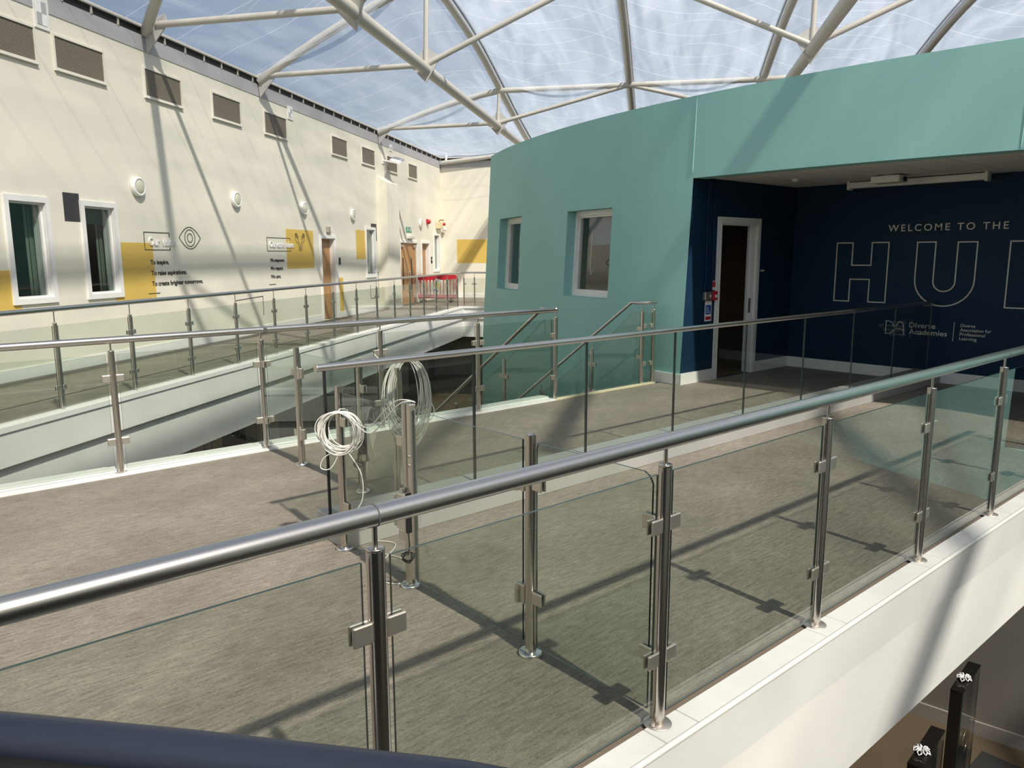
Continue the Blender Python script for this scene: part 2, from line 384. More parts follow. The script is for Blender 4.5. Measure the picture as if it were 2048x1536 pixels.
f4 = MB(); wbox(f4, -7, 28.3, 0, 2.4, -1.04, -1.0); wbox(f4, 28.3, 34.4, 0, 6.5, -1.04, -1.0); obj('soffit', f4, CREAM_SHADE, f2o)

# ---- left wall with windows and doors
WIN = [(11.52, 12.38, 1.10, 2.70), (13.035, 13.91, 1.10, 2.71), (25.50, 26.40, 1.10, 2.72), (33.13, 34.02, 1.12, 2.72)]
DOORS = [(22.09, 23.20, 0, 2.38), (28.82, 31.0, 0, 2.36), (31.42, 32.61, 0, 2.37)]
fr = .085
holes = [(a+fr, b-fr, c+fr, d-fr) for a, b, c, d in WIN]+[(a+fr, b-fr, -.01, d-fr) for a, b, c, d in DOORS]
lw = gridwall([-7, 34.4]+[i*1.0 for i in range(-6, 35)], [-.01, 1, 2, 3, 4, 5, 5.80], holes, lambda u, v, d: Wp(u, -d, v), .22)
wl_ = struct('wall_left', lw, CREAM, 'long sunlit cream wall with vents, lamps and painted squares', 'wall')
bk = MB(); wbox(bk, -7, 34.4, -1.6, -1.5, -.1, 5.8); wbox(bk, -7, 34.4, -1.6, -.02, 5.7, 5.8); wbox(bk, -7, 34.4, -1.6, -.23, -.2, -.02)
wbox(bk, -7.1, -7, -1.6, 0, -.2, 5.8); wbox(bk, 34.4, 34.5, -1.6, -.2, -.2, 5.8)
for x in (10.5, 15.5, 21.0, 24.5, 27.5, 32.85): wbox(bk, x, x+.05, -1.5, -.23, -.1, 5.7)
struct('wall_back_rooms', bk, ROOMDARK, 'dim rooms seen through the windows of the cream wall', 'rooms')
# end wall
ew = MB(); wbox(ew, 34.4, 34.6, -.2, 7.5, -3.4, 5.80)
struct('wall_end', ew, CREAM, 'cream end wall at the far end of the walkway', 'wall')
# flashing and gutter slot at wall head
gb = MB(); wbox(gb, -7, 34.4, 0, .012, 5.47, 5.74); wbox(gb, 34.388, 34.4, 0, 7.5, 5.47, 5.74)
gbo = struct('trim_11', gb, GREYBAND, 'grey flashing band along the head of the cream wall', 'flashing')
gs = MB(); wbox(gs, -7, 34.4, -.10, .004, 5.74, 5.86); wbox(gs, 34.396, 34.5, 0, 7.5, 5.74, 5.86); obj('gutter_slot', gs, DARK, gbo)
gr = MB(); wbox(gr, -7, 34.4, -.05, .05, 5.86, 5.91); wbox(gr, 34.35, 34.45, 0, 7.5, 5.86, 5.91); obj('gutter_rail', gr, GUSSET, gbo)
brm = MB().box(-.015, .015, -.03, 0, 5.74, 5.87).mesh('gutter_bracket', TUBE)
for i in range(42): link('gutter_bracket', brm, gbo, Wp(7.9+.645*i, 0, 0), WANG)
# baseboards
bb = MB()
segs = [(-7, 22.05), (23.22, 26.7), (27.95, 28.80), (31.02, 31.4), (32.63, 34.4)]
for a, b in segs: wbox(bb, a, b, 0, .018, 0, .17)
wbox(bb, 26.68, 27.97, .34, .36, 0, .17); wbox(bb, 34.38, 34.4, 0, 6.5, 0, .17)
struct('baseboard_left', bb, WHITE, 'white skirting along the cream wall', 'skirting')
# pilaster / boxed duct
pb = MB()
c = [Wp(26.72, 0, 0), Wp(26.72, .34, 0), Wp(27.92, .34, 0), Wp(27.92, 0, 0)]
pb.add([(p.x,p.y,0) for p in c]+[(c[0].x,c[0].y,4.42),(c[1].x,c[1].y,4.20),(c[2].x,c[2].y,4.20),(c[3].x,c[3].y,4.42)],
       [(0,1,5,4),(1,2,6,5),(2,3,7,6),(4,5,6,7)])
obj('boxed_pilaster', pb, CREAM, wl_, label='boxed-out cream pilaster with a sloping top')

# windows
for i, (a, b, z0, z1) in enumerate(WIN):
    lab = ['tall white framed window nearest the left edge with a pale vertical blind', 'tall white framed window between charcoal square and mustard panel',
           'narrow white framed window between mustard square and pilaster', 'narrow white framed window by the far corner with grey blind'][i]
    w = sempty('window_%d' % (i+1), lab, 'window', Wp(a, 0, z0), WANG); W_, H_ = b-a, z1-z0
    m = MB(); t = fr
    for x0, x1, q0, q1 in [(0, t, 0, H_), (W_-t, W_, 0, H_), (t, W_-t, 0, t), (t, W_-t, H_-t, H_)]: m.box(x0, x1, -.035, .0, q0, q1)
    obj('window_frame', m, WHITE, w)
    m = MB(); t2 = t+.03
    for x0, x1, q0, q1 in [(t, t2, t, H_-t), (W_-t2, W_-t, t, H_-t), (t2, W_-t2, t, t2), (t2, W_-t2, H_-t2, H_-t)]: m.box(x0, x1, .05, .12, q0, q1)
    obj('inner_frame', m, WHITE, w)
    obj('window_pane', MB().box(t2, W_-t2, .08, .088, t2, H_-t2), PANE, w)
    m = MB()
    for x0, x1, q0, q1 in [(t, t+.004, t, H_-t), (W_-t-.004, W_-t, t, H_-t), (t, W_-t, t, t+.004), (t, W_-t, H_-t-.004, H_-t)]: m.box(x0, x1, 0, .22, q0, q1)
    obj('reveal_lining', m, WHITE, w)
    n = 8 if i < 2 else 16
    for k in range(n):
        x0 = W_+.30-(.062 if i < 2 else .075)*k
        s = MB().box(x0-.028, x0+.024, .30+.01*(k % 2), .306+.01*(k % 2), t2-.1, H_); obj('blind_slat', s, BLIND, w)
    if i == 1: obj('blind_box', MB().box(t2, W_+.1, .24, .28, H_-.36, H_), mat('blind_green', (.10, .18, .16), .7), w)

# doors in the cream wall
def frame(parent, W_, H_, t, proj, dep):
    m = MB()
    for x0, x1, z0, z1 in [(0, t, 0, H_), (W_-t, W_, 0, H_), (t, W_-t, H_-t, H_)]: m.box(x0, x1, -proj, .001, z0, z1)
    for x0, x1, z0, z1 in [(t, t+.02, 0, H_-t), (W_-t-.02, W_-t, 0, H_-t), (t, W_-t, H_-t-.02, H_-t)]: m.box(x0, x1, 0, dep, z0, z1)
    for x0, x1 in [(t-.03, t-.022), (W_-t+.022, W_-t+.03)]: m.box(x0, x1, -proj-.004, -proj+.001, 0, H_-t+.025)
    return obj('door_frame', m, WHITE, parent)
for i, (a, b, z0, z1) in enumerate(DOORS):
    lab = ['oak door in a white frame with a paper notice', 'oak double doors with narrow dark vision slots and closers', 'oak door in a white frame right of the double doors'][i]
    d = sempty('door_%d' % (i+1), lab, 'door', Wp(a, 0, 0), WANG); W_, H_ = b-a, z1
    frame(d, W_, H_, fr, .03, .20)
    n = 2 if i == 1 else 1; lw_ = (W_-2*fr-.04)/n; dp = .05 if i == 1 else .15
    for k in range(n):
        x0 = fr+.02+lw_*k+.003; x1 = fr+.02+lw_*(k+1)-.003
        lf = obj('door_leaf', MB().bbox(x0, x1, dp, dp+.045, .01, H_-fr-.024, .003), OAK, d)
        if i == 1:
            vx = x0+.42 if k == 0 else x0+.42
            obj('vision_slot', MB().box(vx-.06, vx+.06, dp-.004, dp+.003, .55, 1.72), BLACKR, lf)
            hx = x1-.12 if k == 0 else x0+.12
            obj('pull_handle', MB().tube([(hx, dp, .85), (hx, dp-.05, .87), (hx, dp-.05, 1.20), (hx, dp, 1.22)], .012, 8), STEEL_D, lf)
            obj('door_closer', MB().bbox(x0+.08 if k == 0 else x1-.42, x0+.42 if k == 0 else x1-.08, dp-.07, dp, H_-fr-.16, H_-fr-.08, .008), STEEL_D, lf)
        elif i == 0:
            obj('door_handle', MB().tube([(x1-.08, dp, 1.03), (x1-.08, dp-.05, 1.03), (x1-.20, dp-.055, 1.03)], .011, 8), STEEL_D, lf)
            obj('paper_notice', MB().box(x0+.02, x0+.22, dp-.003, dp, 1.28, 1.72), WLET, lf)
        else:
            obj('door_handle', MB().tube([(x0+.08, dp, 1.03), (x0+.08, dp-.05, 1.03), (x0+.20, dp-.055, 1.03)], .011, 8), STEEL_D, lf)
    obj('dark_backing', MB().box(fr, W_-fr, .205, .22, 0, H_-fr), DARK, d)

# painted squares (children of the wall)
def paint(a0, a1, z0, z1, m, name='painted_square', label=None, q=.003):
    mb = MB(); wbox(mb, a0, a1, .0, q, z0, z1); return obj(name, mb, m, wl_, label=label)
paint(10.2, 11.53, 1.005, 1.61, YELLOW, label='mustard painted square'); paint(11.53, 11.67, 1.005, 1.10, YELLOW, label='mustard painted square'); paint(13.90, 14.83, 1.005, 2.05, YELLOW, label='mustard painted square'); paint(13.72, 13.90, 1.005, 1.10, YELLOW, label='mustard painted square')
paint(20.13, 21.70, 1.48, 2.48, YELLOW, label='mustard painted square'); paint(24.74, 25.51, 1.70, 2.60, YELLOW, label='mustard painted square')
paint(23.34, 23.63, .17, 1.165, YELLOW, label='mustard painted stripe'); paint(28.03, 28.33, .60, 2.02, YELLOW, label='mustard painted stripe')
paint(12.70, 13.05, 2.36, 2.81, CHAR, label='charcoal painted square')
paint(26.06, 26.56, 2.725, 2.84, CHAR, label='charcoal painted corner'); paint(26.42, 26.56, 2.28, 2.725, CHAR, label='charcoal painted corner')
ey = MB(); wbox(ey, 34.397, 34.4, .69, 2.4, 1.48, 2.48); obj('painted_square', ey, YELLOW, bpy.data.objects['wall_end'], label='mustard painted square')

# wall vents
VENTF = mat('vent_frame_cream', (.74, .72, .64), .6)
for i, (a, b) in enumerate([(11.25, 12.44), (12.785, 13.915), (14.935, 16.07), (17.115, 18.26), (19.295, 20.44), (23.135, 24.28), (25.42, 26.57), (27.70, 28.80), (30.017, 31.10)]):
    lab = ['mesh vent cut by the left edge of the picture', 'mesh vent second from the left, beside the checkered hatch', 'mesh vent third from the left, crossed by a beam shadow', 'mesh vent fourth from the left',
           'mesh vent fifth from the left, beside the small white hatch', 'mesh vent sixth from the left, after the wide gap', 'mesh vent seventh from the left, left of the floodlight', 'mesh vent partly behind the white floodlight', 'mesh vent nearest the far corner'][i]
    v = wthing('wall_vent', lab, 'vent', a, 4.67, 0, 'mesh vents high on the cream wall'); W_, H_ = b-a, .53; m = MB(); t = .032
    for x0, x1, z0, z1 in [(0, t, 0, H_), (W_-t, W_, 0, H_), (t, W_-t, 0, t), (t, W_-t, H_-t, H_)]: m.box(x0, x1, -.03, 0, z0, z1)
    obj('vent_frame', m, VENTF, v); obj('mesh_panel', MB().box(t, W_-t, -.012, 0, t, H_-t), GRILLE, v)
    obj('vent_sill', MB().bbox(-.005, W_+.005, -.045, 0, -.02, 0, .004), VENTF, v)
# small hatches
for a0, a1, z0, z1, lab in [(12.46, 12.76, 5.20, 5.66, 'square white hatch with four checkered panes beside the first vents'), (20.53, 20.81, 5.20, 5.53, 'small white hatch right of the fifth vent'), (28.04, 28.33, 5.38, 5.60, 'small white hatch just above the floodlight')]:
    h = wthing('wall_hatch', lab, 'hatch', a0, z0, 0, 'hatches high on the cream wall'); W_, H_ = a1-a0, z1-z0
    obj('hatch_plate', MB().bbox(0, W_, -.02, 0, 0, H_, .004), PLASTIC, h)
    for k in range(4):
        x0 = .05+(k % 2)*(W_-.1)/2; zz = .06+(k//2)*(H_-.12)/2
        obj('hatch_pane', MB().box(x0, x0+(W_-.1)/2-.004, -.026, -.019, zz, zz+(H_-.12)/2-.004), WLET if k in (1, 2) else GREYBAND, h)
# round bulkhead lamps
for i, al in enumerate([14.50, 17.80, 21.15, 24.50, 27.98, 31.38]):
    lab = ['round bulkhead lamp above the mustard panel, nearest the camera', 'round bulkhead lamp second from the left', 'round bulkhead lamp above the mustard square with hands', 'round bulkhead lamp between oak door and narrow window',
           'round bulkhead lamp half hidden behind the pilaster', 'round bulkhead lamp above the double doors'][i]
    b = wthing('bulkhead_lamp', lab, 'wall lamp', al, 3.04, 0, 'round lamps on the cream wall')
    obj('lamp_body', MB().lathe([(0, 0), (.165, 0), (.172, -.02), (.172, -.07), (.158, -.085), (.128, -.088), (.128, -.078)], 32, 'y'), WHITE, b)
    obj('lamp_diffuser', MB().lathe([(.129, -.078), (.11, -.092), (.06, -.102), (0, -.104)], 32, 'y'), LENS, b)

# floodlight on bracket
b = wthing('floodlight', 'white floodlight on a wall bracket near the far vents', 'floodlight', 27.35, 4.98)
obj('wall_plate', MB().bbox(-.1, .1, -.03, 0, -.12, .16, .005), PLASTIC, b)
obj('bracket_arm', MB().tube([(0, -.02, 0), (.05, -.3, -.06), (.15, -.42, .02)], .03, 8), PLASTIC, b)
obj('lamp_housing', MB().add([(x_*.62+.02, y_*.7+.02, z_*.62-.02) for x_, y_, z_ in [(-.25,-.45,-.1),(.55,-.45,.16),(.55,-.95,.06),(-.25,-.95,-.24),(-.25,-.45,.04),(.55,-.45,.30),(.55,-.95,.14),(-.25,-.95,-.16)]], [(0,3,2,1),(4,5,6,7),(0,1,5,4),(1,2,6,5),(2,3,7,6),(3,0,4,7)]), PLASTIC, b)

# vision sign
def eye_pts(sx, sz, n=24):
    P = []
    for k in range(n+1): t = -1+2*k/n; P.append((sx*t, sz*(1-abs(t)**1.9)))
    return P+[(x, -z) for x, z in P[::-1][1:-1]]
def circ(cx, cz, rx, rz, n=32): return [(cx+rx*math.cos(2*math.pi*k/n), cz+rz*math.sin(2*math.pi*k/n)) for k in range(n)]
v = wthing('vision_sign', 'Our vision lettering with eye symbol and three lines of text', 'wall lettering', 14.6, 1.1)
obj('outline_box', MB().ribbon([(.75, .94+.13), (.75, 1.145), (0, 1.145), (0, .825), (.75, .825), (.75, .825+.05)], .012), INK, v)
words(v, 'Our vision', .12, .905, .145, .80, WLET, .022)
ic = MB(); ic.ribbon([(1.42+x, 1.065+z) for x, z in eye_pts(.36, .215)], .012, closed=True); ic.ribbon(circ(1.42, 1.065, .17, .165), .011, closed=True); ic.ribbon(circ(1.42, 1.065, .085, .085), .011, closed=True)
obj('eye_symbol', ic, INK, v)
for s, z, w in [('To inspire.', .555, .555), ('To raise aspirations.', .357, 1.10), ('To create brighter tomorrows.', .160, 1.64)]:
    words(v, s, .125, z, .082, w, INK)
obj('dash', MB().ribbon([(0, .02), (.34, .02)], .012), INK, v)
# values sign
v = wthing('values_sign', 'Our core values lettering with raised hands symbol', 'wall lettering', 19.14, 1.1)
obj('outline_box', MB().ribbon([(1.2, 1.09), (1.2, 1.145), (0, 1.145), (0, .825), (1.2, .825), (1.2, .875)], .012), INK, v)
words(v, 'Our core values', .11, .915, .14, 1.25, WLET, .022)
for s, z, w in [('We empower.', .56, .745), ('We respect.', .365, .645), ('We care.', .165, .50)]: words(v, s, .11, z, .085, w, INK)
obj('dash', MB().ribbon([(0, .02), (.34, .02)], .012), INK, v)
hd = MB()
hand = [(-.06, -.22), (-.065, -.12), (-.12, -.02), (-.2, .03), (-.22, .10), (-.235, .2), (-.215, .215), (-.195, .12), (-.2, .225), (-.175, .235), (-.165, .12), (-.165, .225), (-.14, .225), (-.135, .1), (-.12, .17), (-.1, .165), (-.1, .03), (-.04, -.03), (-.02, -.1), (-.015, -.22)]
for s in (-1, 1): hd.ribbon([(1.76-s*x*1.15, 1.05+z) for x, z in hand], .012)
obj('hands_symbol', hd, INK, v)
# line-drawn wall boxes and vertical lettering near the doors
v = wthing('outline_drawing', 'thin dark outline box drawn low on the cream wall', 'wall drawing', 17.55, .2)
obj('outline_box', MB().ribbon([(0, .2), (0, .62), (1.25, .66), (1.25, .2)], .012), INK, v)
v = wthing('outline_drawing', 'thin outline box under the narrow window by the pilaster', 'wall drawing', 25.6, .3)
obj('outline_box', MB().ribbon([(.5, .95), (1.0, .95), (1.0, .12), (.25, .12), (.25, .55)], .014), INK, v)

# small wall devices
def device(name, lab, cat, al, z, parts, q=0.0):
    d = wthing(name, lab, cat, al, z, q)
    for nm, mb, m in parts: obj(nm, mb, m, d)
    return d
device('card_reader', 'black card reader beside the oak door with the notice', 'card reader', 23.36, 1.55, [('reader_body', MB().bbox(0, .09, -.03, 0, 0, .2, .006), BLACKR), ('reader_plate', MB().bbox(-.01, .10, -.01, 0, -.01, .21, .004), STEEL_D)])
device('card_reader', 'black card reader beside the door right of the double doors', 'card reader', 32.75, 1.50, [('reader_body', MB().bbox(0, .16, -.03, 0, 0, .25, .006), BLACKR), ('reader_window', MB().box(.05, .11, -.033, -.029, .08, .18), WLET)])
device('door_alarm', 'small grey sensor box above the oak door with the notice', 'sensor', 22.62, 2.46, [('sensor_body', MB().bbox(-.06, .06, -.09, 0, 0, .16, .008), STEEL_D), ('sensor_head', MB().bbox(.07, .2, -.08, 0, .02, .13, .006), PLASTIC)])
device('exit_sign', 'green and white exit sign above the double doors', 'sign', 29.64, 2.66, [('sign_plate', MB().bbox(0, .60, -.02, 0, 0, .20, .004), GREEN), ('running_figure', MB().ribbon([(.05, .04), (.12, .09), (.11, .15), (.17, .13)], .022, -.02).ribbon([(.12, .09), (.17, .05)], .02, -.02).ribbon(circ(.13, .175, .012, .012, 10), .02, -.02, closed=True), WLET), ('doorway_mark', MB().ribbon([(.42, .03), (.42, .17), (.54, .17), (.54, .03)], .02, -.02), WLET), ('arrow', MB().ribbon([(.26, .10), (.36, .10)], .02, -.02).ribbon([(.32, .14), (.36, .10), (.32, .06)], .02, -.02), WLET)])
device('emergency_light', 'white emergency light box under the exit sign', 'emergency light', 29.72, 2.42, [('light_body', MB().bbox(0, .55, -.12, 0, .0, .14, .01), PLASTIC), ('light_diffuser', MB().bbox(.03, .52, -.13, -.119, .01, .1, .005), LENS)])
device('alarm_sounder', 'red alarm sounder between lamp and corner', 'alarm', 32.2, 3.05, [('sounder_base', MB().bbox(0, .24, -.06, 0, 0, .2, .01), RED), ('sounder_dome', MB().lathe([(.09, -.06), (.085, -.12), (.05, -.15), (0, -.155)], 16, 'y', loc=(.12, 0, .1)), RED)])
device('beacon_bracket', 'cream box with red and white beacon heads in the far corner', 'beacon', 33.55, 2.92, [('box', MB().bbox(0, .5, -.18, 0, 0, .26, .01), mat('cream_plastic', (.70, .62, .38), .5)), ('beacon_arm', MB().tube([(.15, -.1, .26), (.2, -.14, .36), (.5, -.2, .36)], .03, 8), mat('bronze_beacon', (.30, .18, .05), .4)), ('red_lens', MB().lathe([(.07, -.1), (.07, -.22), (.04, -.26), (0, -.265)], 14, 'y', loc=(.58, 0, .2)), RED), ('white_lens', MB().lathe([(.07, -.1), (.07, -.22), (.04, -.26), (0, -.265)], 14, 'y', loc=(.70, 0, -.02)), PLASTIC)])
v = wthing('vertical_lettering', 'column of small raised white letters over the mustard stripe by the double doors', 'wall lettering', 28.34, .62)
for k in range(26): obj('letter_stud', MB().box(0, .12 if k % 3 else .18, -.03, 0, .056*k, .056*k+.030), WLET, v)

# ---- teal drum wall (plan: big arc, then rounded corner), leaning back
DC, DR, DY = 25.57, 17.0, 5.2
plan = []
ys = [-6.0+.25*i for i in range(int((13.25+6)/.25)+1)]
for y in ys: plan.append((DC-math.sqrt(DR**2-(y-DY)**2)+.12, y))
lx, ly = plan[-1]; ta = math.atan2(.25, plan[-1][0]-plan[-2][0]); rad = .55
# rounded corner turning clockwise towards +X
cx_, cy_ = lx+rad*math.sin(ta), ly-rad*math.cos(ta)
for k in range(1, 9):
    a = ta+math.pi/2-(ta+R(8))*k/8; plan.append((cx_+rad*math.cos(a), cy_+rad*math.sin(a)))
for k in range(1, 8): plan.append((plan[-1][0]+1.0, plan[-1][1]-.14))
pu = [0.0]
for (a, b), (c_, d_) in zip(plan, plan[1:]): pu.append(pu[-1]+math.hypot(c_-a, d_-b))
def plan_at(u):
    for i in range(len(pu)-1):
        if u <= pu[i+1]+1e-9:
            t = (u-pu[i])/(pu[i+1]-pu[i]); a, b = plan[i], plan[i+1]; dx, dy = b[0]-a[0], b[1]-a[1]; L = math.hypot(dx, dy)
            return a[0]+dx*t, a[1]+dy*t, dy/L, -dx/L      # inward normal (away from the atrium)
    return (*plan[-1], 0, -1)
def u_of_y(y):
    for i in range(len(plan)-1):
        if plan[i][1] <= y <= plan[i+1][1]: return pu[i]+(pu[i+1]-pu[i])*(y-plan[i][1])/(plan[i+1][1]-plan[i][1])
LEAN = .055; ZT = 3.90
def drum(u, z, d=0.0):
    x, y, nx, ny = plan_at(u); k = LEAN*max(z, -.3)+d; return Vector((x+nx*k, y+ny*k, z))
TW = [(8.07, 9.30, 1.125, 2.515), (11.07, 12.30, 1.13, 2.53)]        # windows (y0, y1, z0, z1)
dh = [(u_of_y(a), u_of_y(b), c_, d_) for a, b, c_, d_ in TW]
OP0, OP1, OPZ = u_of_y(.8), u_of_y(6.46), 2.82
us = pu[:]
dw = gridwall(us, [-3.4, -2, -1, -.25, 0, .7, 1.4, 2.1, 2.82, 3.3, ZT], dh+[(OP0, OP1, -.25, OPZ)], lambda u, v, d: drum(u, v, d), .26, [(OP0, OP1, -.25, OPZ)])
# flip winding so the atrium side faces out, and parapet cap
for i in range(len(us)-1):
    p = [drum(us[i], ZT), drum(us[i+1], ZT), drum(us[i+1], ZT, .3), drum(us[i], ZT, .3)]; dw.add(p, [(0,1,2,3)])
    p = [drum(us[i], ZT, .3), drum(us[i+1], ZT, .3), drum(us[i+1], 3.3, .3), drum(us[i], 3.3, .3)]; dw.add(p, [(0,1,2,3)])
dwo = struct('wall_drum', dw, TEAL, 'leaning curved teal drum wall with two windows and a wide opening', 'wall')
# lower storey of the drum: a plain lining in front of the teal below the deck
lo = MB()
uu = [u for u in us if u < u_of_y(7.2)]
for a, b in zip(uu, uu[1:]):
    lo.add([drum(a, ZL, -.02), drum(b, ZL, -.02), drum(b, -.86, -.02), drum(a, -.86, -.02)], [(0,1,2,3)])
lwo = struct('wall_lower', lo, CREAM_SHADE, 'dim pale wall under the bridge on the lower level', 'wall')
sk = MB()
for a, b in zip(uu, uu[1:]):
    sk.add([drum(a, ZL, -.045), drum(b, ZL, -.045), drum(b, ZL+.16, -.045), drum(a, ZL+.16, -.045), drum(a, ZL+.16, -.02), drum(b, ZL+.16, -.02)], [(0,1,2,3), (3,2,5,4)])
struct('baseboard_lower', sk, mat('lower_skirting_paint', (.34, .31, .28), .6), 'pale skirting of the lower level wall', 'skirting')
# drum roof slab, room shell
rs = MB()
poly = [(drum(u, 3.3, .28).x, drum(u, 3.3, .28).y) for u in us]+[(22, 12), (22, -6)]
rs.slab(poly, 3.2, 3.35); struct('ceiling_drum_roof', rs, CREAM_SHADE, 'flat roof of the drum behind its parapet', 'roof')
# interior behind the teal windows
ib = MB().box(11.9, 12.0, 6.62, 13.2, -.1, 3.2)
ib.slab([(drum(u_of_y(y), 0, .3).x, y) for y in (7.95, 9, 10, 11, 12, 12.9)]+[(12.0, 12.9), (12.0, 7.95)], -.12, -.02)
struct('wall_drum_room', ib, TAN, 'tan room behind the teal windows', 'room')
for i, (y0, y1, z0, z1) in enumerate(TW):
    ua, ub = u_of_y(y0), u_of_y(y1)
    w = sempty('window_%d' % (i+5), ['white window set deep in the teal wall right of the stairs head', 'white window in the teal wall near its left corner'][i], 'window', drum((ua+ub)/2, z0, .2), 0)
    o0 = Vector(w.location); t = .075
    def P(u, z, d): return drum(u, z, d)-o0
    m = MB(); t_u = t
    for a, b, c_, d_ in [(ua, ua+t_u, z0, z1), (ub-t_u, ub, z0, z1), (ua+t_u, ub-t_u, z0, z0+t), (ua+t_u, ub-t_u, z1-t, z1)]:
        V = [P(a,c_,.17), P(b,c_,.17), P(b,d_,.17), P(a,d_,.17), P(a,c_,.25), P(b,c_,.25), P(b,d_,.25), P(a,d_,.25)]
        m.add(V, [(0,3,2,1),(4,5,6,7),(0,1,5,4),(1,2,6,5),(2,3,7,6),(3,0,4,7)])
    obj('window_frame', m, WHITE, w)
    m = MB(); g = t+.035
    for a, b, c_, d_ in [(ua+t, ua+g, z0+t, z1-t), (ub-g, ub-t, z0+t, z1-t), (ua+g, ub-g, z0+t, z0+g), (ua+g, ub-g, z1-g, z1-t)]:
        V = [P(a,c_,.20), P(b,c_,.20), P(b,d_,.20), P(a,d_,.20), P(a,c_,.26), P(b,c_,.26), P(b,d_,.26), P(a,d_,.26)]
        m.add(V, [(0,3,2,1),(4,5,6,7),(0,1,5,4),(1,2,6,5),(2,3,7,6),(3,0,4,7)])
    obj('sash', m, PLASTIC, w)
    obj('window_pane', MB().add([P(ua+g,z0+g,.23), P(ub-g,z0+g,.23), P(ub-g,z1-g,.23), P(ua+g,z1-g,.23)], [(0,3,2,1)]), PANE, w)
    obj('roller_blind', MB().add([P(ua+g,z1-.55,.40), P(ub-g,z1-.55,.40), P(ub-g,z1-g,.40), P(ua+g,z1-g,.40)], [(0,1,2,3)]), mat('blue_grey_blind', (.14, .20, .30), .7), w)
    obj('blind_cord', MB().tube([P(ub-.22, z1-.3, .38), P(ub-.2, z1-.9, .38), P(ub-.24, z1-1.05, .38), P(ub-.3, z1-.95, .38)], .006, 6), WLET, w)
# panel joints on the teal fascia
obj('panel_joint', MB().tube([drum(OP1+.02, 2.9, -.002), drum(OP1+.03, 3.88, -.002)], .006, 6), TEAL, dwo)
obj('panel_joint', MB().tube([drum(u_of_y(2.62), 2.84, -.002), drum(u_of_y(2.60), 3.88, -.002)], .006, 6), TEAL, dwo)
# white skirting at the foot of the teal wall by the stairs
ts = MB(); a, b = u_of_y(6.44), u_of_y(6.92)
ts.add([drum(a,0,-.02), drum(b,0,-.02), drum(b,.15,-.02), drum(a,.15,-.02), drum(a,.15,.02), drum(b,.15,.02), drum(b,0,.02)], [(0,1,2,3), (3,2,5,4), (1,6,5,2)])
struct('baseboard_teal', ts, WHITE, 'short white skirting at the foot of the teal wall', 'skirting')

# ---- blue room
XB = 11.62
# left wall of room with door opening
rx0 = drum(OP1, 0, .0).x
dx0, dx1, dz1 = 9.60, 10.53, 2.24
dfr = .10
rw = gridwall([rx0, XB, 9.2], [0, 1, 2, 2.9], [(dx0, dx1, -.01, dz1)], lambda u, v, d: Vector((u+(LEAN*v if u < rx0+.01 else 0), 6.46+d, v)), .12)
struct('wall_room_left', rw, NAVY, 'navy side wall of the room with a white framed doorway', 'wall')
rbk = struct('wall_room_back', MB().box(XB, XB+.1, .6, 6.6, -.1, 3.2), NAVY, 'navy back wall of the room carrying large pale lettering', 'wall')
struct('wall_room_right', MB().box(9.55, XB, .70, .80, -.1, 3.2), NAVY, 'navy right wall of the room', 'wall')
cl = sempty('ceiling', 'suspended ceiling of pale square tiles in the blue room', 'ceiling', (0, 0, 2.84), 0)
xd = lambda y: drum(u_of_y(y), 2.84, .24).x
gy = [.82, 1.5, 2.5, 3.5, 4.5, 5.5, 6.46]
obj('ceiling_grid', MB().slab([(xd(y), y) for y in gy][::-1]+[(XB, .82), (XB, 6.46)], .012, .03), DKGREY, cl)
for i in range(5):
    for j in range(10):
        a, b = 9.0+.6*i, min(9.0+.6*i+.6, XB); c_, d_ = 6.46-.6*j-.6, 6.46-.6*j
        if c_ < .8: c_ = .8
        a = max(a, max(xd(max(c_, .82)), xd(d_)))
        if b-a > .05 and d_-c_ > .05: obj('ceiling_tile', MB().box(a+.006, b-.006, c_+.006, d_-.006, 0, .012), CEILT, cl)
# baseboards
struct('baseboard_room', MB().box(XB-.02, XB, .8, 6.46, 0, .16).box(rx0+.004, dx0-dfr, 6.44, 6.46, 0, .16).box(dx1+dfr, XB, 6.44, 6.46, 0, .16), WHITE, 'white skirting around the blue room', 'skirting')
# door
d = sempty('door_4', 'white framed doorway in the navy wall, standing open', 'door', (dx0-.09, 6.46, 0), 0)
frame(d, dx1-dx0+.18, dz1+.09, .09, .025, .14)
obj('door_stop', MB().box(dx1-dx0+.055, dx1-dx0+.071, .085, .11, 0, dz1-.02).box(.109, .125, .085, .11, 0, dz1-.02), WHITE, d)
obj('latch_plate', MB().box(dx1-dx0+.063, dx1-dx0+.0705, .03, .07, .92, 1.14), STEEL_D, d)
obj('door_leaf', MB().bbox(.03, .075, .15, 1.04, .01, dz1-.01, .003), mat('dark_oak', (.16, .09, .04), .5), d)
# rooms beyond doorway
struct('wall_beyond_door', MB().box(9.2, 11.9, 7.85, 7.9, -.1, 3.2).box(11.2, 11.25, 6.6, 7.85, -.1, 3.0).box(9.2, 9.25, 6.6, 7.85, -.1, 3.0).box(9.2, 11.3, 6.58, 7.85, -.1, -.005).box(9.2, 11.3, 6.58, 7.85, 2.7, 2.75).box(9.2, 9.58, 6.582, 6.60, 0, 2.7).box(10.55, 11.3, 6.582, 6.60, 0, 2.7), mat('dim_brown_room', (.16, .10, .045), .8), 'dim brown room beyond the doorway', 'room')
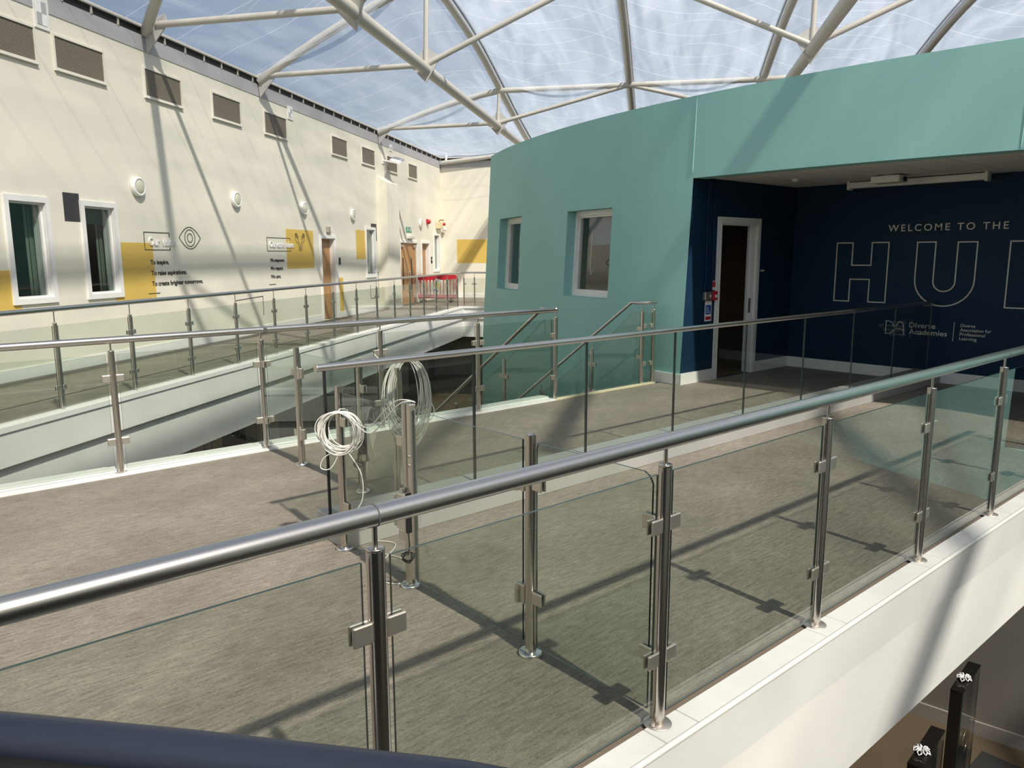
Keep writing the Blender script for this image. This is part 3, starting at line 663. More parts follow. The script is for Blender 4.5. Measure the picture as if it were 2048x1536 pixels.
# conduits + call point
rl = thing('conduit_run', 'two thin navy conduits running down to the call point', 'conduit', (9.33, 6.46, 1.27))
for x in (-.085, .075): obj('conduit_pipe', MB().tube([(x, -.016, .0), (x, -.016, 1.565)], .011, 8), NAVY, rl)
for x in (-.085, .075): obj('pipe_clip', MB().bbox(x-.022, x+.022, -.032, 0, .99, 1.02, .004), NAVY, rl)
cp = thing('fire_call_point', 'red fire alarm call point beside a grey key switch', 'call point', (9.36, 6.46, 1.16))
obj('red_box', MB().bbox(.035, .145, -.06, 0, 0, .125, .006), RED, cp); obj('break_panel', MB().box(.075, .125, -.064, -.059, .035, .075), WLET, cp)
ks = thing('key_switch', 'grey metal key switch left of the red call point', 'switch', (9.27, 6.46, 1.165))
obj('switch_box', MB().bbox(-.05, .11, -.05, 0, 0, .11, .006), STEEL_D, ks); obj('switch_rocker', MB().bbox(.055, .075, -.056, -.049, .035, .075, .003), WLET, ks)
s1 = thing('fire_sign', 'small red and white sign above the call point', 'sign', (9.42, 6.46, 1.30))
obj('sign_plate', MB().box(0, .10, -.004, 0, 0, .13), WLET, s1); obj('red_field', MB().box(.02, .09, -.006, -.004, .04, .12), RED, s1)
s2 = thing('instruction_sign', 'white, blue and red instruction sign under the call point', 'sign', (9.28, 6.46, .86))
obj('sign_plate', MB().box(0, .16, -.004, 0, 0, .29), WLET, s2); obj('blue_field', MB().box(.015, .145, -.006, -.004, .10, .23), BLUE, s2); obj('red_field', MB().box(.015, .145, -.006, -.004, .02, .065), RED, s2)
for k in range(3): obj('text_bar', MB().box(.03, .12-.02*k, -.0075, -.006, .125+.03*k, .135+.03*k), WLET, s2)
dp = thing('door_plate', 'tiny pale name plate right of the white doorway', 'sign', (10.68, 6.46, 1.54)); obj('plate', MB().bbox(0, .11, -.008, 0, 0, .03, .002), LLET, dp)
# hub lettering on back wall: local x = -Y
def hub(y): return 5.737-y
hs = thing('welcome_sign', 'WELCOME TO THE HUB lettering in pale outline on navy wall', 'wall lettering', (XB, 5.737, 0), R(-90))
words(hs, 'WELCOME TO THE', hub(4.985), 2.122, .092, 1.54, LLET, .003, 1.35)
H_ = [(5.73, 1.967), (5.486, 1.967), (5.486, 1.635), (5.198, 1.635), (5.198, 1.967), (4.955, 1.967), (4.955, 1.094), (5.205, 1.094), (5.205, 1.426), (5.498, 1.426), (5.498, 1.094), (5.73, 1.094)]
obj('letter_h_outline', MB().ribbon([(hub(y), z) for y, z in H_], .017, closed=True), LLET, hs)
U_ = [(4.56, 1.963), (4.315, 1.963), (4.315, 1.42)]+[(4.172+.143*math.cos(R(180*k/12)), 1.42-.138*math.sin(R(180*k/12))) for k in range(1, 12)]+[(4.03, 1.42), (4.03, 1.958), (3.79, 1.958), (3.79, 1.44)]+[(4.175-.385*math.cos(R(180*k/16)), 1.44-.362*math.sin(R(180*k/16))) for k in range(1, 16)]+[(4.56, 1.44)]
obj('letter_u_outline', MB().ribbon([(hub(y), z) for y, z in U_], .017, closed=True), LLET, hs)
B_ = [(3.40, 1.094), (3.40, 1.96), (3.0, 1.96)]+[(2.98-.22*math.sin(R(180*k/10)), 1.75+.21*math.cos(R(180*k/10))) for k in range(1, 10)]+[(2.93, 1.54)]+[(2.93-.26*math.sin(R(180*k/10)), 1.317+.223*math.cos(R(180*k/10))) for k in range(1, 11)]
bm = MB().ribbon([(hub(y), z) for y, z in B_], .017, closed=True)
bm.ribbon([(hub(y), z) for y, z in [(3.16, 1.63), (3.16, 1.78), (2.98, 1.78), (2.93, 1.705), (2.98, 1.63)]], .017, closed=True); bm.ribbon([(hub(y), z) for y, z in [(3.16, 1.27), (3.16, 1.44), (2.93, 1.44), (2.88, 1.355), (2.93, 1.27)]], .017, closed=True)
obj('letter_b_outline', bm, LLET, hs)
ls = thing('academy_logo', 'pale logo reading Diverse Academies on the navy wall', 'logo', (XB, 4.92, .64), R(-90))
lg = MB().ribbon([(.008, 0), (.008, .19), (.055, .188), (.095, .165), (.118, .125), (.128, .10)], .013)
lg.ribbon([(.0, .004), (.05, .006), (.09, .02), (.12, .06), (.15, .12), (.18, .17), (.215, .19), (.245, .165), (.255, .12), (.262, .05), (.27, .0)], .013).ribbon([(.15, .085), (.2, .088), (.262, .07)], .013)
obj('monogram', lg, LLET, ls)
words(ls, 'Diverse', .335, .115, .072, .355, LLET, .003); words(ls, 'Academies', .335, .02, .072, .515, LLET, .003)
l2 = thing('association_logo', 'pale lettering reading Diverse Association for Professional Learning', 'logo', (XB, 3.99, .60), R(-90))
obj('divider_line', MB().ribbon([(0, .0), (0, .27)], .007), LLET, l2)
for s, z, w in [('Diverse', .205, .185), ('Association for', .145, .385), ('Professional', .085, .315), ('Learning', .025, .215)]: words(l2, s, .08, z, .042, w, LLET, .003)
# projector and screen housing on ceiling
sc = thing('projection_screen', 'long rolled projection screen housing hung below the ceiling', 'screen', (11.32, 4.55, 2.74))
obj('screen_case', MB().bbox(-.06, .06, -.90, .90, 0, .085, .012), PLASTIC, sc)
for s in (-1, 1): obj('end_cap', MB().bbox(-.07, .07, s*.90-.02, s*.90+.02, -.02, .10, .008), PLASTIC, sc)
pr = thing('projector', 'white projector mounted on the room ceiling', 'projector', (10.75, 4.65, 2.735))
obj('projector_body', MB().bbox(-.14, .14, -.19, .19, 0, .09, .014), PLASTIC, pr); obj('lens', MB().lathe([(.03, 0), (.03, -.03), (0, -.03)], 14, 'y', loc=(0, -.19, .04)), BLACKR, pr); obj('mount', MB().box(-.06, .06, -.06, .06, .09, .105), PLASTIC, pr)
sd = thing('smoke_detector', 'small round smoke detector on the ceiling tiles', 'detector', (10.3, 5.75, 2.84)); obj('detector_body', MB().lathe([(0, -.035), (.035, -.035), (.05, -.012), (.05, 0)], 18), PLASTIC, sd)

# ---- lower level
lf = MB().box(-14, 22, -9, 34, ZL-.1, ZL); struct('floor_lower', lf, BROWNT, 'brown tiled floor of the lower level', 'floor')
mt = MB().box(5.4, 8.6, .2, 2.3, ZL, ZL+.006); o = obj('floor_mat', mt, mat('black_mat', (.02, .02, .02), .9)); tag(o, 'black entrance mat on the lower floor', 'mat')
lwl = MB(); wbox(lwl, -7, 34.4, -.30, -.2, ZL, -.95); lwlo = struct('wall_lower_left', lwl, CREAM_SHADE, 'lower storey wall of doors and dark glazing under the walkway', 'wall')
al = 8.0; k = 0
while al < 33:
    w_ = [.42, .30, .42, .95, .52][k % 5]; mt_ = [TAN, BLIND, TAN, DARK, CREAM_SHADE][k % 5]
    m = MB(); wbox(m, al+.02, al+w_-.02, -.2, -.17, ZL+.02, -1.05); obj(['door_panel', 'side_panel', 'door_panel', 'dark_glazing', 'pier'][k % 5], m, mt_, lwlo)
    al += w_; k += 1
# ---- surroundings behind the camera (closing the atrium)
struct('wall_rear', MB().box(-16, 22, -7.2, -7.0, ZL, 5.8), CREAM, 'cream wall on the far side of the atrium behind the viewer', 'wall')
struct('floor_landing', MB().box(-3.0, -.05, -4.0, .9, -.2, 0).box(-.05, .35, -4, .3, -.2, 0), FLOOR, 'landing where the viewer stands', 'floor')

# ================================================================ ROOF
AL_L = [(-8, 6.6), (-3, 7.2), (3.5, 7.65), (11.3, 7.8), (15.06, 7.82), (19.12, 7.8), (21.0, 7.74), (23.8, 7.52), (26.93, 7.0), (29.5, 6.55), (31.6, 6.22), (34.4, 5.9)]
def zL(al):
    for (a, z), (b, w) in zip(AL_L, AL_L[1:]):
        if al <= b:
            t = (al-a)/(b-a); t = max(0, t)
            return z+(w-z)*t
    return AL_L[-1][1]
QL = [4.12, 8.22, 12.22, 16.3, 20.4, 24.5]
def smooth(vals, fn):   # smoothed sample of the arch profile
    return [(fn(v-.9)+fn(v)+fn(v+.9))/3 if -7 < v < 33.4 else fn(v) for v in vals]
als = [-8+.8*i for i in range(53)]+[34.4]
zs = smooth(als, zL)
zs = [z+.07 for z in zs]
def zR(al):
    for i in range(len(als)-1):
        if al <= als[i+1]: t = (al-als[i])/(als[i+1]-als[i]); return zs[i]+(zs[i+1]-zs[i])*t
    return zs[-1]
for k, q in enumerate(QL):
    lab = ['arched roof tube nearest the cream wall, meeting the teal wall at its left end', 'arched roof tube in the middle of the picture', 'arched roof tube above the room opening', 'arched roof tube at the upper right with twin clamp bars', 'arched roof tube beyond the right edge of the picture', 'outermost arched roof tube'][k]
    t = thing('roof_arch', lab, 'roof beam', Wp(34.4, q, 5.9), 0, 'arched roof tubes'); o0 = Vector(t.location)
    pts = [Wp(a, q, zR(a))-o0 for a in als if a > 1.4 or q > 16]
    obj('arch_tube', MB().tube(pts, .105, 14), TUBE, t)
    for s in (-1, 1):
        obj('clamp_bar', MB().tube([p+Vector((Nn.x*s*.10, Nn.y*s*.10, .135)) for p in pts], .03, 6), GUSSET if s < 0 else DKGREY, t)
ZB = 5.88
for q, lab in [(4.07, 'large straight roof tube slanting across the upper left'), (12.2, 'large straight roof tube at the upper right above the teal wall'), (20.4, 'large straight roof tube beyond the right edge')]:
    t = thing('roof_beam', lab, 'roof beam', Wp(34.3, q, ZB), 0, 'straight lower roof tubes'); o0 = Vector(t.location)
    obj('beam_tube', MB().tube([Wp(5, q, ZB)-o0, Wp(34.3, q, ZB)-o0], .125, 18), TUBE, t)
    for a in (8, 17.2, 30.5): obj('joint_ring', MB().tube([Wp(a, q, ZB)-o0, Wp(a+.012, q, ZB)-o0], .128, 18), GUSSET, t)
def gusset(parent, o0, p, dirs, size=.28):
    """plate hull through node p in the truss plane towards the given directions"""
    pts = [p+d.normalized()*size for d in dirs]; c = sum(pts, Vector())/len(pts)
    side = D.to_3d()*.012
    order = sorted(pts, key=lambda v: math.atan2((v-c).z, (v-c).dot(Nn.to_3d())))
    k = len(order); V = [v-side-o0 for v in order]+[v+side-o0 for v in order]
    obj('gusset_plate', MB().add(V, [tuple(range(k)), tuple(range(2*k-1, k-1, -1))]+[(i, i+k, (i+1)%k+k, (i+1)%k) for i in range(k)]), GUSSET, parent)
def truss(al, lab, al_top=None):
    at = al if al_top is None else al_top
    t = thing('roof_truss', lab, 'roof truss', Wp(al, 0, 5.8), 0, 'cross trusses of the roof'); o0 = Vector(t.location)
    zt = zR(at)-.10
    W = Wp(al, .03, 5.80)
    tops = [Wp(at, q, zt) for q in QL]
    # top chord: from the wall, arching up to the first arch, then level
    def arc(p, q, rise, n=8): return [p.lerp(q, i/n)+Vector((0, 0, rise*4*(i/n)*(1-i/n))) for i in range(n+1)]
    obj('top_chord', MB().tube([p-o0 for p in arc(W, tops[0], .12)], .095, 14), TUBE, t)
    for i in range(4): obj('top_chord', MB().tube([tops[i]-o0, tops[i+1]-o0], .085, 12), TUBE, t)
    for qb, i in ((4.07, 0), (12.2, 2)):
        Bn = Wp(al, qb, ZB+.10)
        L = W+Vector((Nn.x*.25, Nn.y*.25, .12)) if i == 0 else tops[1]
        Rr = tops[1] if i == 0 else tops[3]
        obj('tie', MB().tube([L-o0, Bn-o0], .062, 12), TUBE, t); obj('tie', MB().tube([Bn-o0, Rr-o0], .062, 12), TUBE, t)
        obj('strut', MB().tube([Bn-o0, tops[i]-o0], .055, 12), TUBE, t)
        gusset(t, o0, Bn, [L-Bn, Rr-Bn, tops[i]-Bn, Vector((0, 0, -.5))], .38)
        if i == 0: gusset(t, o0, Rr, [Bn-Rr, Vector((Nn.x, Nn.y, 0)), Vector((-Nn.x, -Nn.y, 0))], .42)
    m = MB(); c0 = W-o0
    m.add([c0+Vector((Nn.x*x-D.x*s, Nn.y*x-D.y*s, z)) for s in (-.014, .014) for x, z in [(-.03, .16), (.42, .30), (.46, .12), (.02, -.36)]], [(0,1,2,3),(7,6,5,4),(0,4,5,1),(1,5,6,2),(2,6,7,3),(3,7,4,0)])
    obj('wall_plate', m, GUSSET, t)
    for z in (.03, -.08): obj('bolt', MB().lathe([(0, -.03), (.018, -.03), (.018, .03), (0, .03)], 8, 'y', loc=(c0.x+Nn.x*.06, c0.y+Nn.y*.06, c0.z+z)), STEEL_D, t)
truss(26.93, 'roof truss farthest from the camera, meeting the cream wall near the floodlight')
truss(19.12, 'roof truss in the upper middle, meeting the cream wall above the fifth vent')
truss(15.06, 'roof truss nearest the camera in view, meeting the wall above the second vent', 11.6)
t = thing('roof_edge_tube', 'roof edge tube resting above the cream end wall', 'roof beam', Wp(34.3, 0, 5.75)); o0 = Vector(t.location)
obj('edge_tube', MB().tube([Wp(34.25, .1, 5.66)-o0, Wp(34.25, 4.2, 6.05)-o0, Wp(34.25, 8, 6.1)-o0], .09, 14), TUBE, t); obj('edge_bracket', MB().tube([Wp(34.25, .3, 5.7)-o0, Wp(34.3, .3, 5.95)-o0], .05, 8), WHITE, t)
# foil cushions: strips between the arches, an inner and an outer foil each
Q0 = [0.0]+QL
for k in range(len(Q0)-1):
    lab = ['clear foil roof cushion strip along the cream wall', 'clear foil roof cushion strip left of the middle arch', 'clear foil roof cushion strip right of the middle arch', 'clear foil roof cushion strip at the upper right', 'clear foil roof cushion strip at the right edge', 'clear foil roof cushion strip beyond the right edge'][k]
    t = thing('roof_cushion', lab, 'roof cushion', Wp(34.4, (Q0[k]+Q0[k+1])/2, 5.9), 0, 'foil roof cushions'); o0 = Vector(t.location)
    for nm, bul in (('inner_foil', -.42), ('outer_foil', .55)):
        mb = MB(); uvs = []; nu, nv = 44, 10
        for i in range(nu+1):
            a = -8+(34.3+8)*i/nu
            for j in range(nv+1):
                s = j/nv; q = Q0[k]+.06+(Q0[k+1]-Q0[k]-.12)*s
                za = zR(a)+.12; zb = (5.9 if k == 0 else za)
                z = zb+(za-zb)*(s**.8 if k == 0 else s)
                e = min(1, (34.3-a)/3.0); z += bul*4*s*(1-s)*math.sqrt(max(e, 0))
                mb.v.append(tuple(Wp(a, q, z)-o0)); uvs.append((a, q+k*3.7+(0 if bul < 0 else .6)))
        for i in range(nu):
            for j in range(nv): mb.f.append((i*(nv+1)+j, (i+1)*(nv+1)+j, (i+1)*(nv+1)+j+1, i*(nv+1)+j+1)); mb.mi.append(0); mb.sm.append(True)
        me = mb.mesh(nm, FILM); uvl = me.uv_layers.new(name='UVMap')
        for lp in me.loops: uvl.data[lp.index].uv = uvs[lp.vertex_index]
        link(nm, me, t)

# ================================================================ RAILINGS
def mesh_of(mb, name, mats): return mb.mesh(name, mats)
ring = MB().tube([(0,0,.0),(0,0,1.036)], .0255, 20, caps=False)
ring.lathe([(.0255, 1.036), (.0258, 1.036), (.0258, 1.042), (.0235, 1.044), (0, 1.044)], 20)
M_POST = ring.mesh('post', STEEL)
op = MB().tube([(0,0,0),(0,0,1.03)], .0255, 20, caps=False); op.lathe([(.0255, 1.03), (.021, 1.03), (.021, .93), (0, .93)], 20)
M_POST_OPEN = op.mesh('post', STEEL)
def spig(h): return MB().tube([(0,0,1.04),(0,0,h)], .0075, 10).mesh('spigot', STEEL)
fl = MB().lathe([(0, .008), (.053, .008), (.055, .006), (.055, 0)], 24); M_FLANGE = fl.mesh('base_flange', STEEL_D)
fl2 = MB().lathe([(0, .018), (.05, .018), (.055, .016), (.055, 0)], 28); M_DISC = fl2.mesh('base_disc', mat('polished_disc', (.72, .71, .68), .2, 1.0))
M_BOLT = MB().cyl((0,0), .008, .012, .028, 8).mesh('bolt', STEEL_D)
# clamp: two cheeks round the glass, growing out of the post along +x
cb = MB().bbox(.022, .083, -.017, -.006, -.029, .029, .004).bbox(.022, .083, .006, .017, -.029, .029, .004).box(.020, .036, -.012, .012, -.024, .024)
M_CLAMP = cb.mesh('clamp', STEEL_D)
CZ = (.285, .815)
def add_post(parent, loc, sides, rail_z=1.13, flange=True, spigot=True, base=0.0, disc=False, rz=0.0, opened=False):
    p = link('post', M_POST_OPEN if opened else M_POST, parent, (loc[0], loc[1], loc[2] if len(loc) > 2 else base), rz)
    if spigot:
        key = 'sp%.3f' % rail_z
        if key not in MATS: MATS[key] = spig(rail_z-.02)
        link('spigot', MATS[key], p)
    if disc: link('base_disc', M_DISC, p)
    elif flange:
        link('base_flange', M_FLANGE, p)
        for s in (-1, 1): link('bolt', M_BOLT, p, (s*.040, s*.008, 0))
    for a in sides:
        for z in CZ: link('clamp', M_CLAMP, p, (0, 0, z), R(a))
    return p
def panel(name, parent, poly, loc=(0,0,0), rz=0.0, th_=.010):
    return obj(name, MB().prism(poly, -th_/2, th_/2, 0, 1), [GLASS, GEDGE], parent, loc, rz)
def rect(x0, x1, z0, z1): return [(x0, z0), (x1, z0), (x1, z1), (x0, z1)]
ZG0, ZG1 = .045, 1.012
def railing(label, p0, ang, posts, x0, x1, rail_z=1.13, first=False, last=False, rr=.0295, path=None, group='glass railings with steel posts'):
    r = thing('glass_railing', label, 'railing', p0, ang, group)
    obj('handrail', MB().tube(path or [(x0, 0, rail_z), (x1, 0, rail_z)], rr, 24), RAILST, r)
    for i, x in enumerate(posts):
        sides = [a for a, ok in ((180, i > 0 or first), (0, i < len(posts)-1 or last)) if ok]
        add_post(r, (x, 0), sides, rail_z)
    seq = ([x0] if first else [])+list(posts)+([x1] if last else [])
    for a, b in zip(seq, seq[1:]): panel('glass_panel', r, rect(a+.044, b-.044, ZG0, ZG1))
    return r
# near railing (front)
nr = railing('glass railing with steel posts crossing the foreground', (0, 1.69, 0), 0, NEARX, -2.2, 8.55, 1.13, True, True)
for x in (.994, 5.897): obj('joint_ring', MB().tube([(x-.002, 0, 1.13), (x+.002, 0, 1.13)], .0303, 24), DKGREY, nr)
# mid railing (rear edge of the bridge), turning into the stair rail
MIDX = [-.90, .37, 1.631, 2.899, 4.173, 5.46, 6.70]
mr_ = railing('glass railing along the rear edge of the bridge ending at the stairs', (0, 6.85, 0), 0, MIDX, -2.0, 6.70, 1.13, True, False,
              path=[(-2.0, 0, 1.13), (6.70, 0, 1.13)])
obj('end_ball', MB().lathe([(0, 1.10), (.0295, 1.10), (.0295, 1.16), (0, 1.16)], 20, loc=(6.70, 0, 0)), RAILST, mr_)
obj('tube_stub', MB().tube([(2.93, -.005, 1.13), (2.93, -.045, 1.13)], .022, 14), RAILST, mr_)
# far railing along the walkway
FX = [-.9+1.305*i for i in range(23)]
p = Wp(0, 2.42, 0)
fr_ = railing('long glass railing along the far walkway beside the cream wall', p, WANG, FX, -3, 28.25, 1.205, True, False)
p = Wp(28.25, 2.42, 0)
fc = railing('short glass railing returning from the far walkway corner towards the teal wall', p, WANG-R(90), [.12, .5, 1.8], 0, 3.2, 1.205, False, True)
# central frameless balustrade
ct = thing('glass_balustrade', 'frameless glass balustrade with a single handrail on the central upstand', 'balustrade', (2.2, 4.28, .17))
obj('handrail', MB().tube([(-.05, 0, .955), (9.36, 0, .955)], .0235, 24), RAILST, ct)
obj('end_cap', MB().tube([(-.056, 0, .955), (-.05, 0, .955)], .0245, 24), STEEL_D, ct)
for k in range(8): panel('glass_panel', ct, rect(1.17*k+.008, 1.17*(k+1)-.008, -.03, .938), th_=.015)
for k in range(9): obj('joint_seal', MB().box(1.17*k-.007, 1.17*k+.007, -.006, .006, .0, .93), BLACKR, ct)

# barrier screens across the bridge with gates
def hinge(parent, x, z, s):
    obj('gate_hinge', MB().bbox(x-.024, x+.024, -.022, .022, z-.045, z+.045, .004).cyl((x+s*.018, -.028), .011, z-.045, z+.045, 12), STEEL_D, parent)
def lockbox(parent, x, z, rot=0):
    o = obj('lock_box', MB().bbox(-.03, .055, -.055, -.028, -.10, .10, .004).bbox(-.055, -.03, -.06, .03, -.09, .09, .004).box(.0, .03, -.05, -.03, .10, .13), mat('aluminium', (.62, .62, .60), .35, 1.0), parent, (x, 0, z), rot)
    obj('lock_plate', MB().box(.055, .066, -.05, .02, -.11, .11), BLACKR, o); return o
# front screen (x = 2.21): local x runs along -Y from the central upstand to the near railing
fs = thing('glass_screen', 'front glass screen with gate between central balustrade and foreground railing', 'glass screen', (2.21, 4.12, 0), R(-90), 'glass gate screens')
add_post(fs, (0, 0), [0], spigot=False, disc=True, opened=True)
p2 = add_post(fs, (.73, 0), [180], spigot=False, disc=True, opened=True)
obj('channel_strip', MB().bbox(.028, .062, -.02, .02, .06, 1.03, .003), STEEL_D, p2); obj('rivet', MB().lathe([(0, -.026), (.008, -.024), (.009, -.02)], 10, 'y', loc=(.045, 0, .70)), STEEL, p2); obj('rivet', MB().lathe([(0, -.026), (.008, -.024), (.009, -.02)], 10, 'y', loc=(.045, 0, .75)), STEEL, p2)
lockbox(fs, .72, .44)
p3 = add_post(fs, (1.71, 0), [0], spigot=False, disc=True, opened=True)
panel('glass_panel', fs, rect(.034, .70, .05, .99)); panel('glass_panel', fs, [(1.75, .05), (2.385, .05), (2.385, .96), (2.37, .985), (2.345, 1.0), (1.77, 1.0), (1.755, .99), (1.75, .97)])
gp = panel('gate_panel', fs, [(.80, .05), (1.66, .05), (1.66, 1.0), (.80, 1.0)])
for z in CZ: hinge(gp, 1.665, z, -1)
for z in CZ: link('clamp', M_CLAMP, fs, (2.43, 0, z), R(180))
# rear screen (x = 2.89)
bs = thing('glass_screen', 'rear glass screen with gate between rear railing and central balustrade', 'glass screen', (2.895, 6.85, 0), R(-90), 'glass gate screens')
q1 = add_post(bs, (.73, 0), [180], spigot=False, disc=True, opened=True); q2 = add_post(bs, (1.78, 0), [0], spigot=False, disc=True, opened=True)
q3 = add_post(bs, (2.32, 0), [180], spigot=False, disc=True, opened=True)
obj('channel_strip', MB().bbox(-.062, -.028, -.02, .02, .06, 1.03, .003), STEEL_D, q3)
panel('glass_panel', bs, rect(.034, .69, .05, .99)); panel('glass_panel', bs, rect(1.82, 2.25, .05, .99))
gp = panel('gate_panel', bs, rect(.80, 1.72, .05, .99))
for z in CZ: hinge(gp, .79, z, 1)
for z in CZ: link('clamp', M_CLAMP, bs, (0, 0, z), R(0))
lockbox(bs, 1.76, .42)

# ---- stairs down from the bridge
st = thing('staircase', 'grey staircase descending from the rear edge of the bridge beside the teal wall', 'staircase', (7.55, 6.88, 0))
NS = 17; rise = 3.4/NS; run = .285; slope = rise/run
for i in range(NS-1):
    o = obj('tread', MB().bbox(-.84, .86, run*i-.02, run*(i+1), -rise*(i+1)-.05, -rise*(i+1), .006), STAIRM, st)
    obj('riser', MB().box(-.84, .86, run*i-.004, run*i+.01, -rise*(i+1), -rise*i-.05), DKGREY, st)
for s in (-.87, .88):
    y1 = run*(NS-1)
    V = [(y, z) for y, z in [(0, 0), (.05, 0), (y1+.1, -slope*y1+.05), (y1+.1, -3.4), (y1-.25, -3.4), (0, -.36)]]
    m = MB().add([(s-.025, y, z) for y, z in V]+[(s+.025, y, z) for y, z in V], [tuple(range(6)), tuple(range(11, 5, -1))]+[(i, i+6, (i+1)%6+6, (i+1)%6) for i in range(6)])
    obj('stringer', m, mat('stringer_grey', (.33, .325, .31), .5), st)
def stair_rail(lab, x, head, skip_first=False):
    r = thing('stair_railing', lab, 'railing', (x, 6.88, 0), R(90), 'stair railings'); L = run*(NS-1)+.2
    def zz(y): return -slope*max(0, y-.10)
    path = head+[(.20, 0, 1.14), (L, 0, 1.14+zz(L)-.0)]
    obj('handrail', MB().tube(path, .024, 18), RAILST, r)
    ps = ([] if skip_first else [0.0])+[.95, 2.05, 3.15, 4.25]
    for i, y in enumerate(ps):
        pz = zz(y) if y > 0 else 0
        pp = link('post', M_POST, r, (y, 0, pz-.02))
        key = 'sp%.3f' % 1.14
        if key not in MATS: MATS[key] = spig(1.12)
        link('spigot', MATS[key], pp)
        for a in (0, 180):
            for z in (.40, .80):
                if not (y == 0 and a == 180): link('clamp', M_CLAMP, pp, (0, 0, z), R(a))
    seq = [0.0, .95, 2.05, 3.15, 4.25]
    for a, b in zip(seq, seq[1:]):
        a_, b_ = a+.035, b-.035
        poly = [(a_, zz(a_)+.06), (b_, zz(b_)+.06), (b_, zz(b_)+.95), (a_, zz(a_)+.95)]
        if a == 0: poly = [(a_, .06), (.12, .06), (b_, zz(b_)+.06), (b_, zz(b_)+.95), (.16, 1.0), (a_, 1.0)]
        panel('glass_panel', r, poly)
    return r
stair_rail('stair railing on the open side starting at the rear railing corner', 6.69, [(-.03, 0, 1.13)], True)
sr = stair_rail('stair railing beside the teal wall', 8.42, [(0.0, -.30, 1.14), (0.0, -.03, 1.14)])
add_post(sr, (0.0, -.245), [90], 1.14); link('clamp', M_CLAMP, sr, (0, 0, .815), R(-90)); link('clamp', M_CLAMP, sr, (0, 0, .285), R(-90))
panel('glass_panel', sr, rect(.034, .21, .05, 1.0), (0, 0, 0), R(-90))

# ---- dark rail at the viewer's own landing
dr = thing('dark_handrail', 'dark navy handrail close to the camera at the bottom left', 'handrail', (.05, 1.30, 0))
pth = [(-.07, .12, 1.105), (.06, -.03, 1.105), (.25, -.255, 1.105), (.50, -.565, 1.105), (.80, -1.02, 1.10), (1.0, -1.5, 1.095)]
obj('rail_tube', MB().tube(pth, .034, 20), NAVYRAIL, dr)
pm = MB()
for a, b in zip(pth, pth[1:]): pm.add([(a[0]-.02, a[1]-.02, 0), (b[0]-.02, b[1]-.02, 0), (b[0]-.02, b[1]-.02, 1.10), (a[0]-.02, a[1]-.02, 1.10), (a[0]-.035, a[1]-.035, 0), (b[0]-.035, b[1]-.035, 0), (b[0]-.035, b[1]-.035, 1.10), (a[0]-.035, a[1]-.035, 1.10)], [(0,1,2,3),(7,6,5,4),(3,2,6,7)])
obj('dark_panel', pm, BLACKR, dr)

# ================================================================ LOOSE THINGS
# cables
def coil(name, lab, loc, rx, rz, n, rz_, jit, seed, tails, y_top=-.035, y_drop=0.0):
    rnd = random.Random(seed); o = thing(name, lab, 'cable', loc, rz_)
    m = MB()
    for k in range(n):
        ax = rx*(1+rnd.uniform(-jit, jit)); az = rz*(1+rnd.uniform(-jit, jit)*.8); cx = rnd.uniform(-.2, .2)*rx; top = rz; yo = rnd.uniform(-.02, .02); tw = rnd.uniform(-.02, .02)
        pts = []
        for i in range(36):
            a = 2*math.pi*i/36; pts.append((cx+ax*math.sin(a), y_top-y_drop*(1-math.cos(a))/2+yo*(.4 if y_drop else 1)+tw*(.3 if y_drop else 1)*math.sin(a+k), (top-az)+az*math.cos(a)+rnd.uniform(-.0015, .0015)))
        m.tube(pts, .0034, 6, closed=True)
    obj('cable_loops', m, CABLE, o, label='bundle of white cable loops')
    for tpts in tails:
        P = [Vector(p) for p in tpts]; sm = []
        for i in range(len(P)-1):
            p0, p1, p2, p3 = P[max(i-1, 0)], P[i], P[i+1], P[min(i+2, len(P)-1)]
            for j in range(8):
                t = j/8; sm.append(.5*((2*p1)+(-p0+p2)*t+(2*p0-5*p1+4*p2-p3)*t*t+(-p0+3*p1-3*p2+p3)*t**3))
        sm.append(P[-1]); obj('cable_tail', MB().tube(sm, .0034, 6), CABLE, o)
    return o
VA = -R(48.9)   # facing the viewer
coil('cable_coil', 'round coil of white cable hung on the short post of the front screen', (2.140, 3.968, .795), .114, .114, 18, VA, .14, 3,
     [[(.10, -.05, .06), (.22, -.17, .06), (.34, -.28, .17), (.44, -.36, .25), (.50, -.385, .262), (.53, -.34, .245)], [(.08, -.06, .07), (.23, -.19, .03), (.35, -.30, .13), (.45, -.37, .23), (.51, -.39, .256), (.535, -.34, .24)],
      [(-.02, -.05, -.11), (-.10, -.05, -.16), (-.12, -.05, -.22), (-.06, -.05, -.22), (.0, -.05, -.12)],
      [(.05, -.05, -.12), (.12, -.04, -.25), (.12, -.03, -.40), (.07, -.02, -.50), (.06, 0, -.60)]])
coil('cable_coil', 'long hanging coil of white cable draped over the tall screen post', (2.965, 4.50, .835), .135, .26, 24, VA, .26, 5,
     [[(-.28, .1, .27), (-.22, .05, .235), (-.14, .0, .225), (-.05, -.02, .25), (.02, -.02, .24)], [(-.13, -.04, -.05), (-.14, -.05, -.2), (-.10, -.05, -.32), (-.06, -.04, -.42)],
      [(.10, -.05, -.1), (.16, -.06, -.04), (.19, -.06, -.1), (.16, -.06, -.17), (.11, -.06, -.14)]], -.033, .055)
tie = bpy.data.objects['cable_coil']
obj('cable_tie', MB().tube([(-.012, -.04, .112), (-.02, .03, .118), (-.02, .10, .105), (-.012, .135, .09)], .004, 6), CABLE, tie)
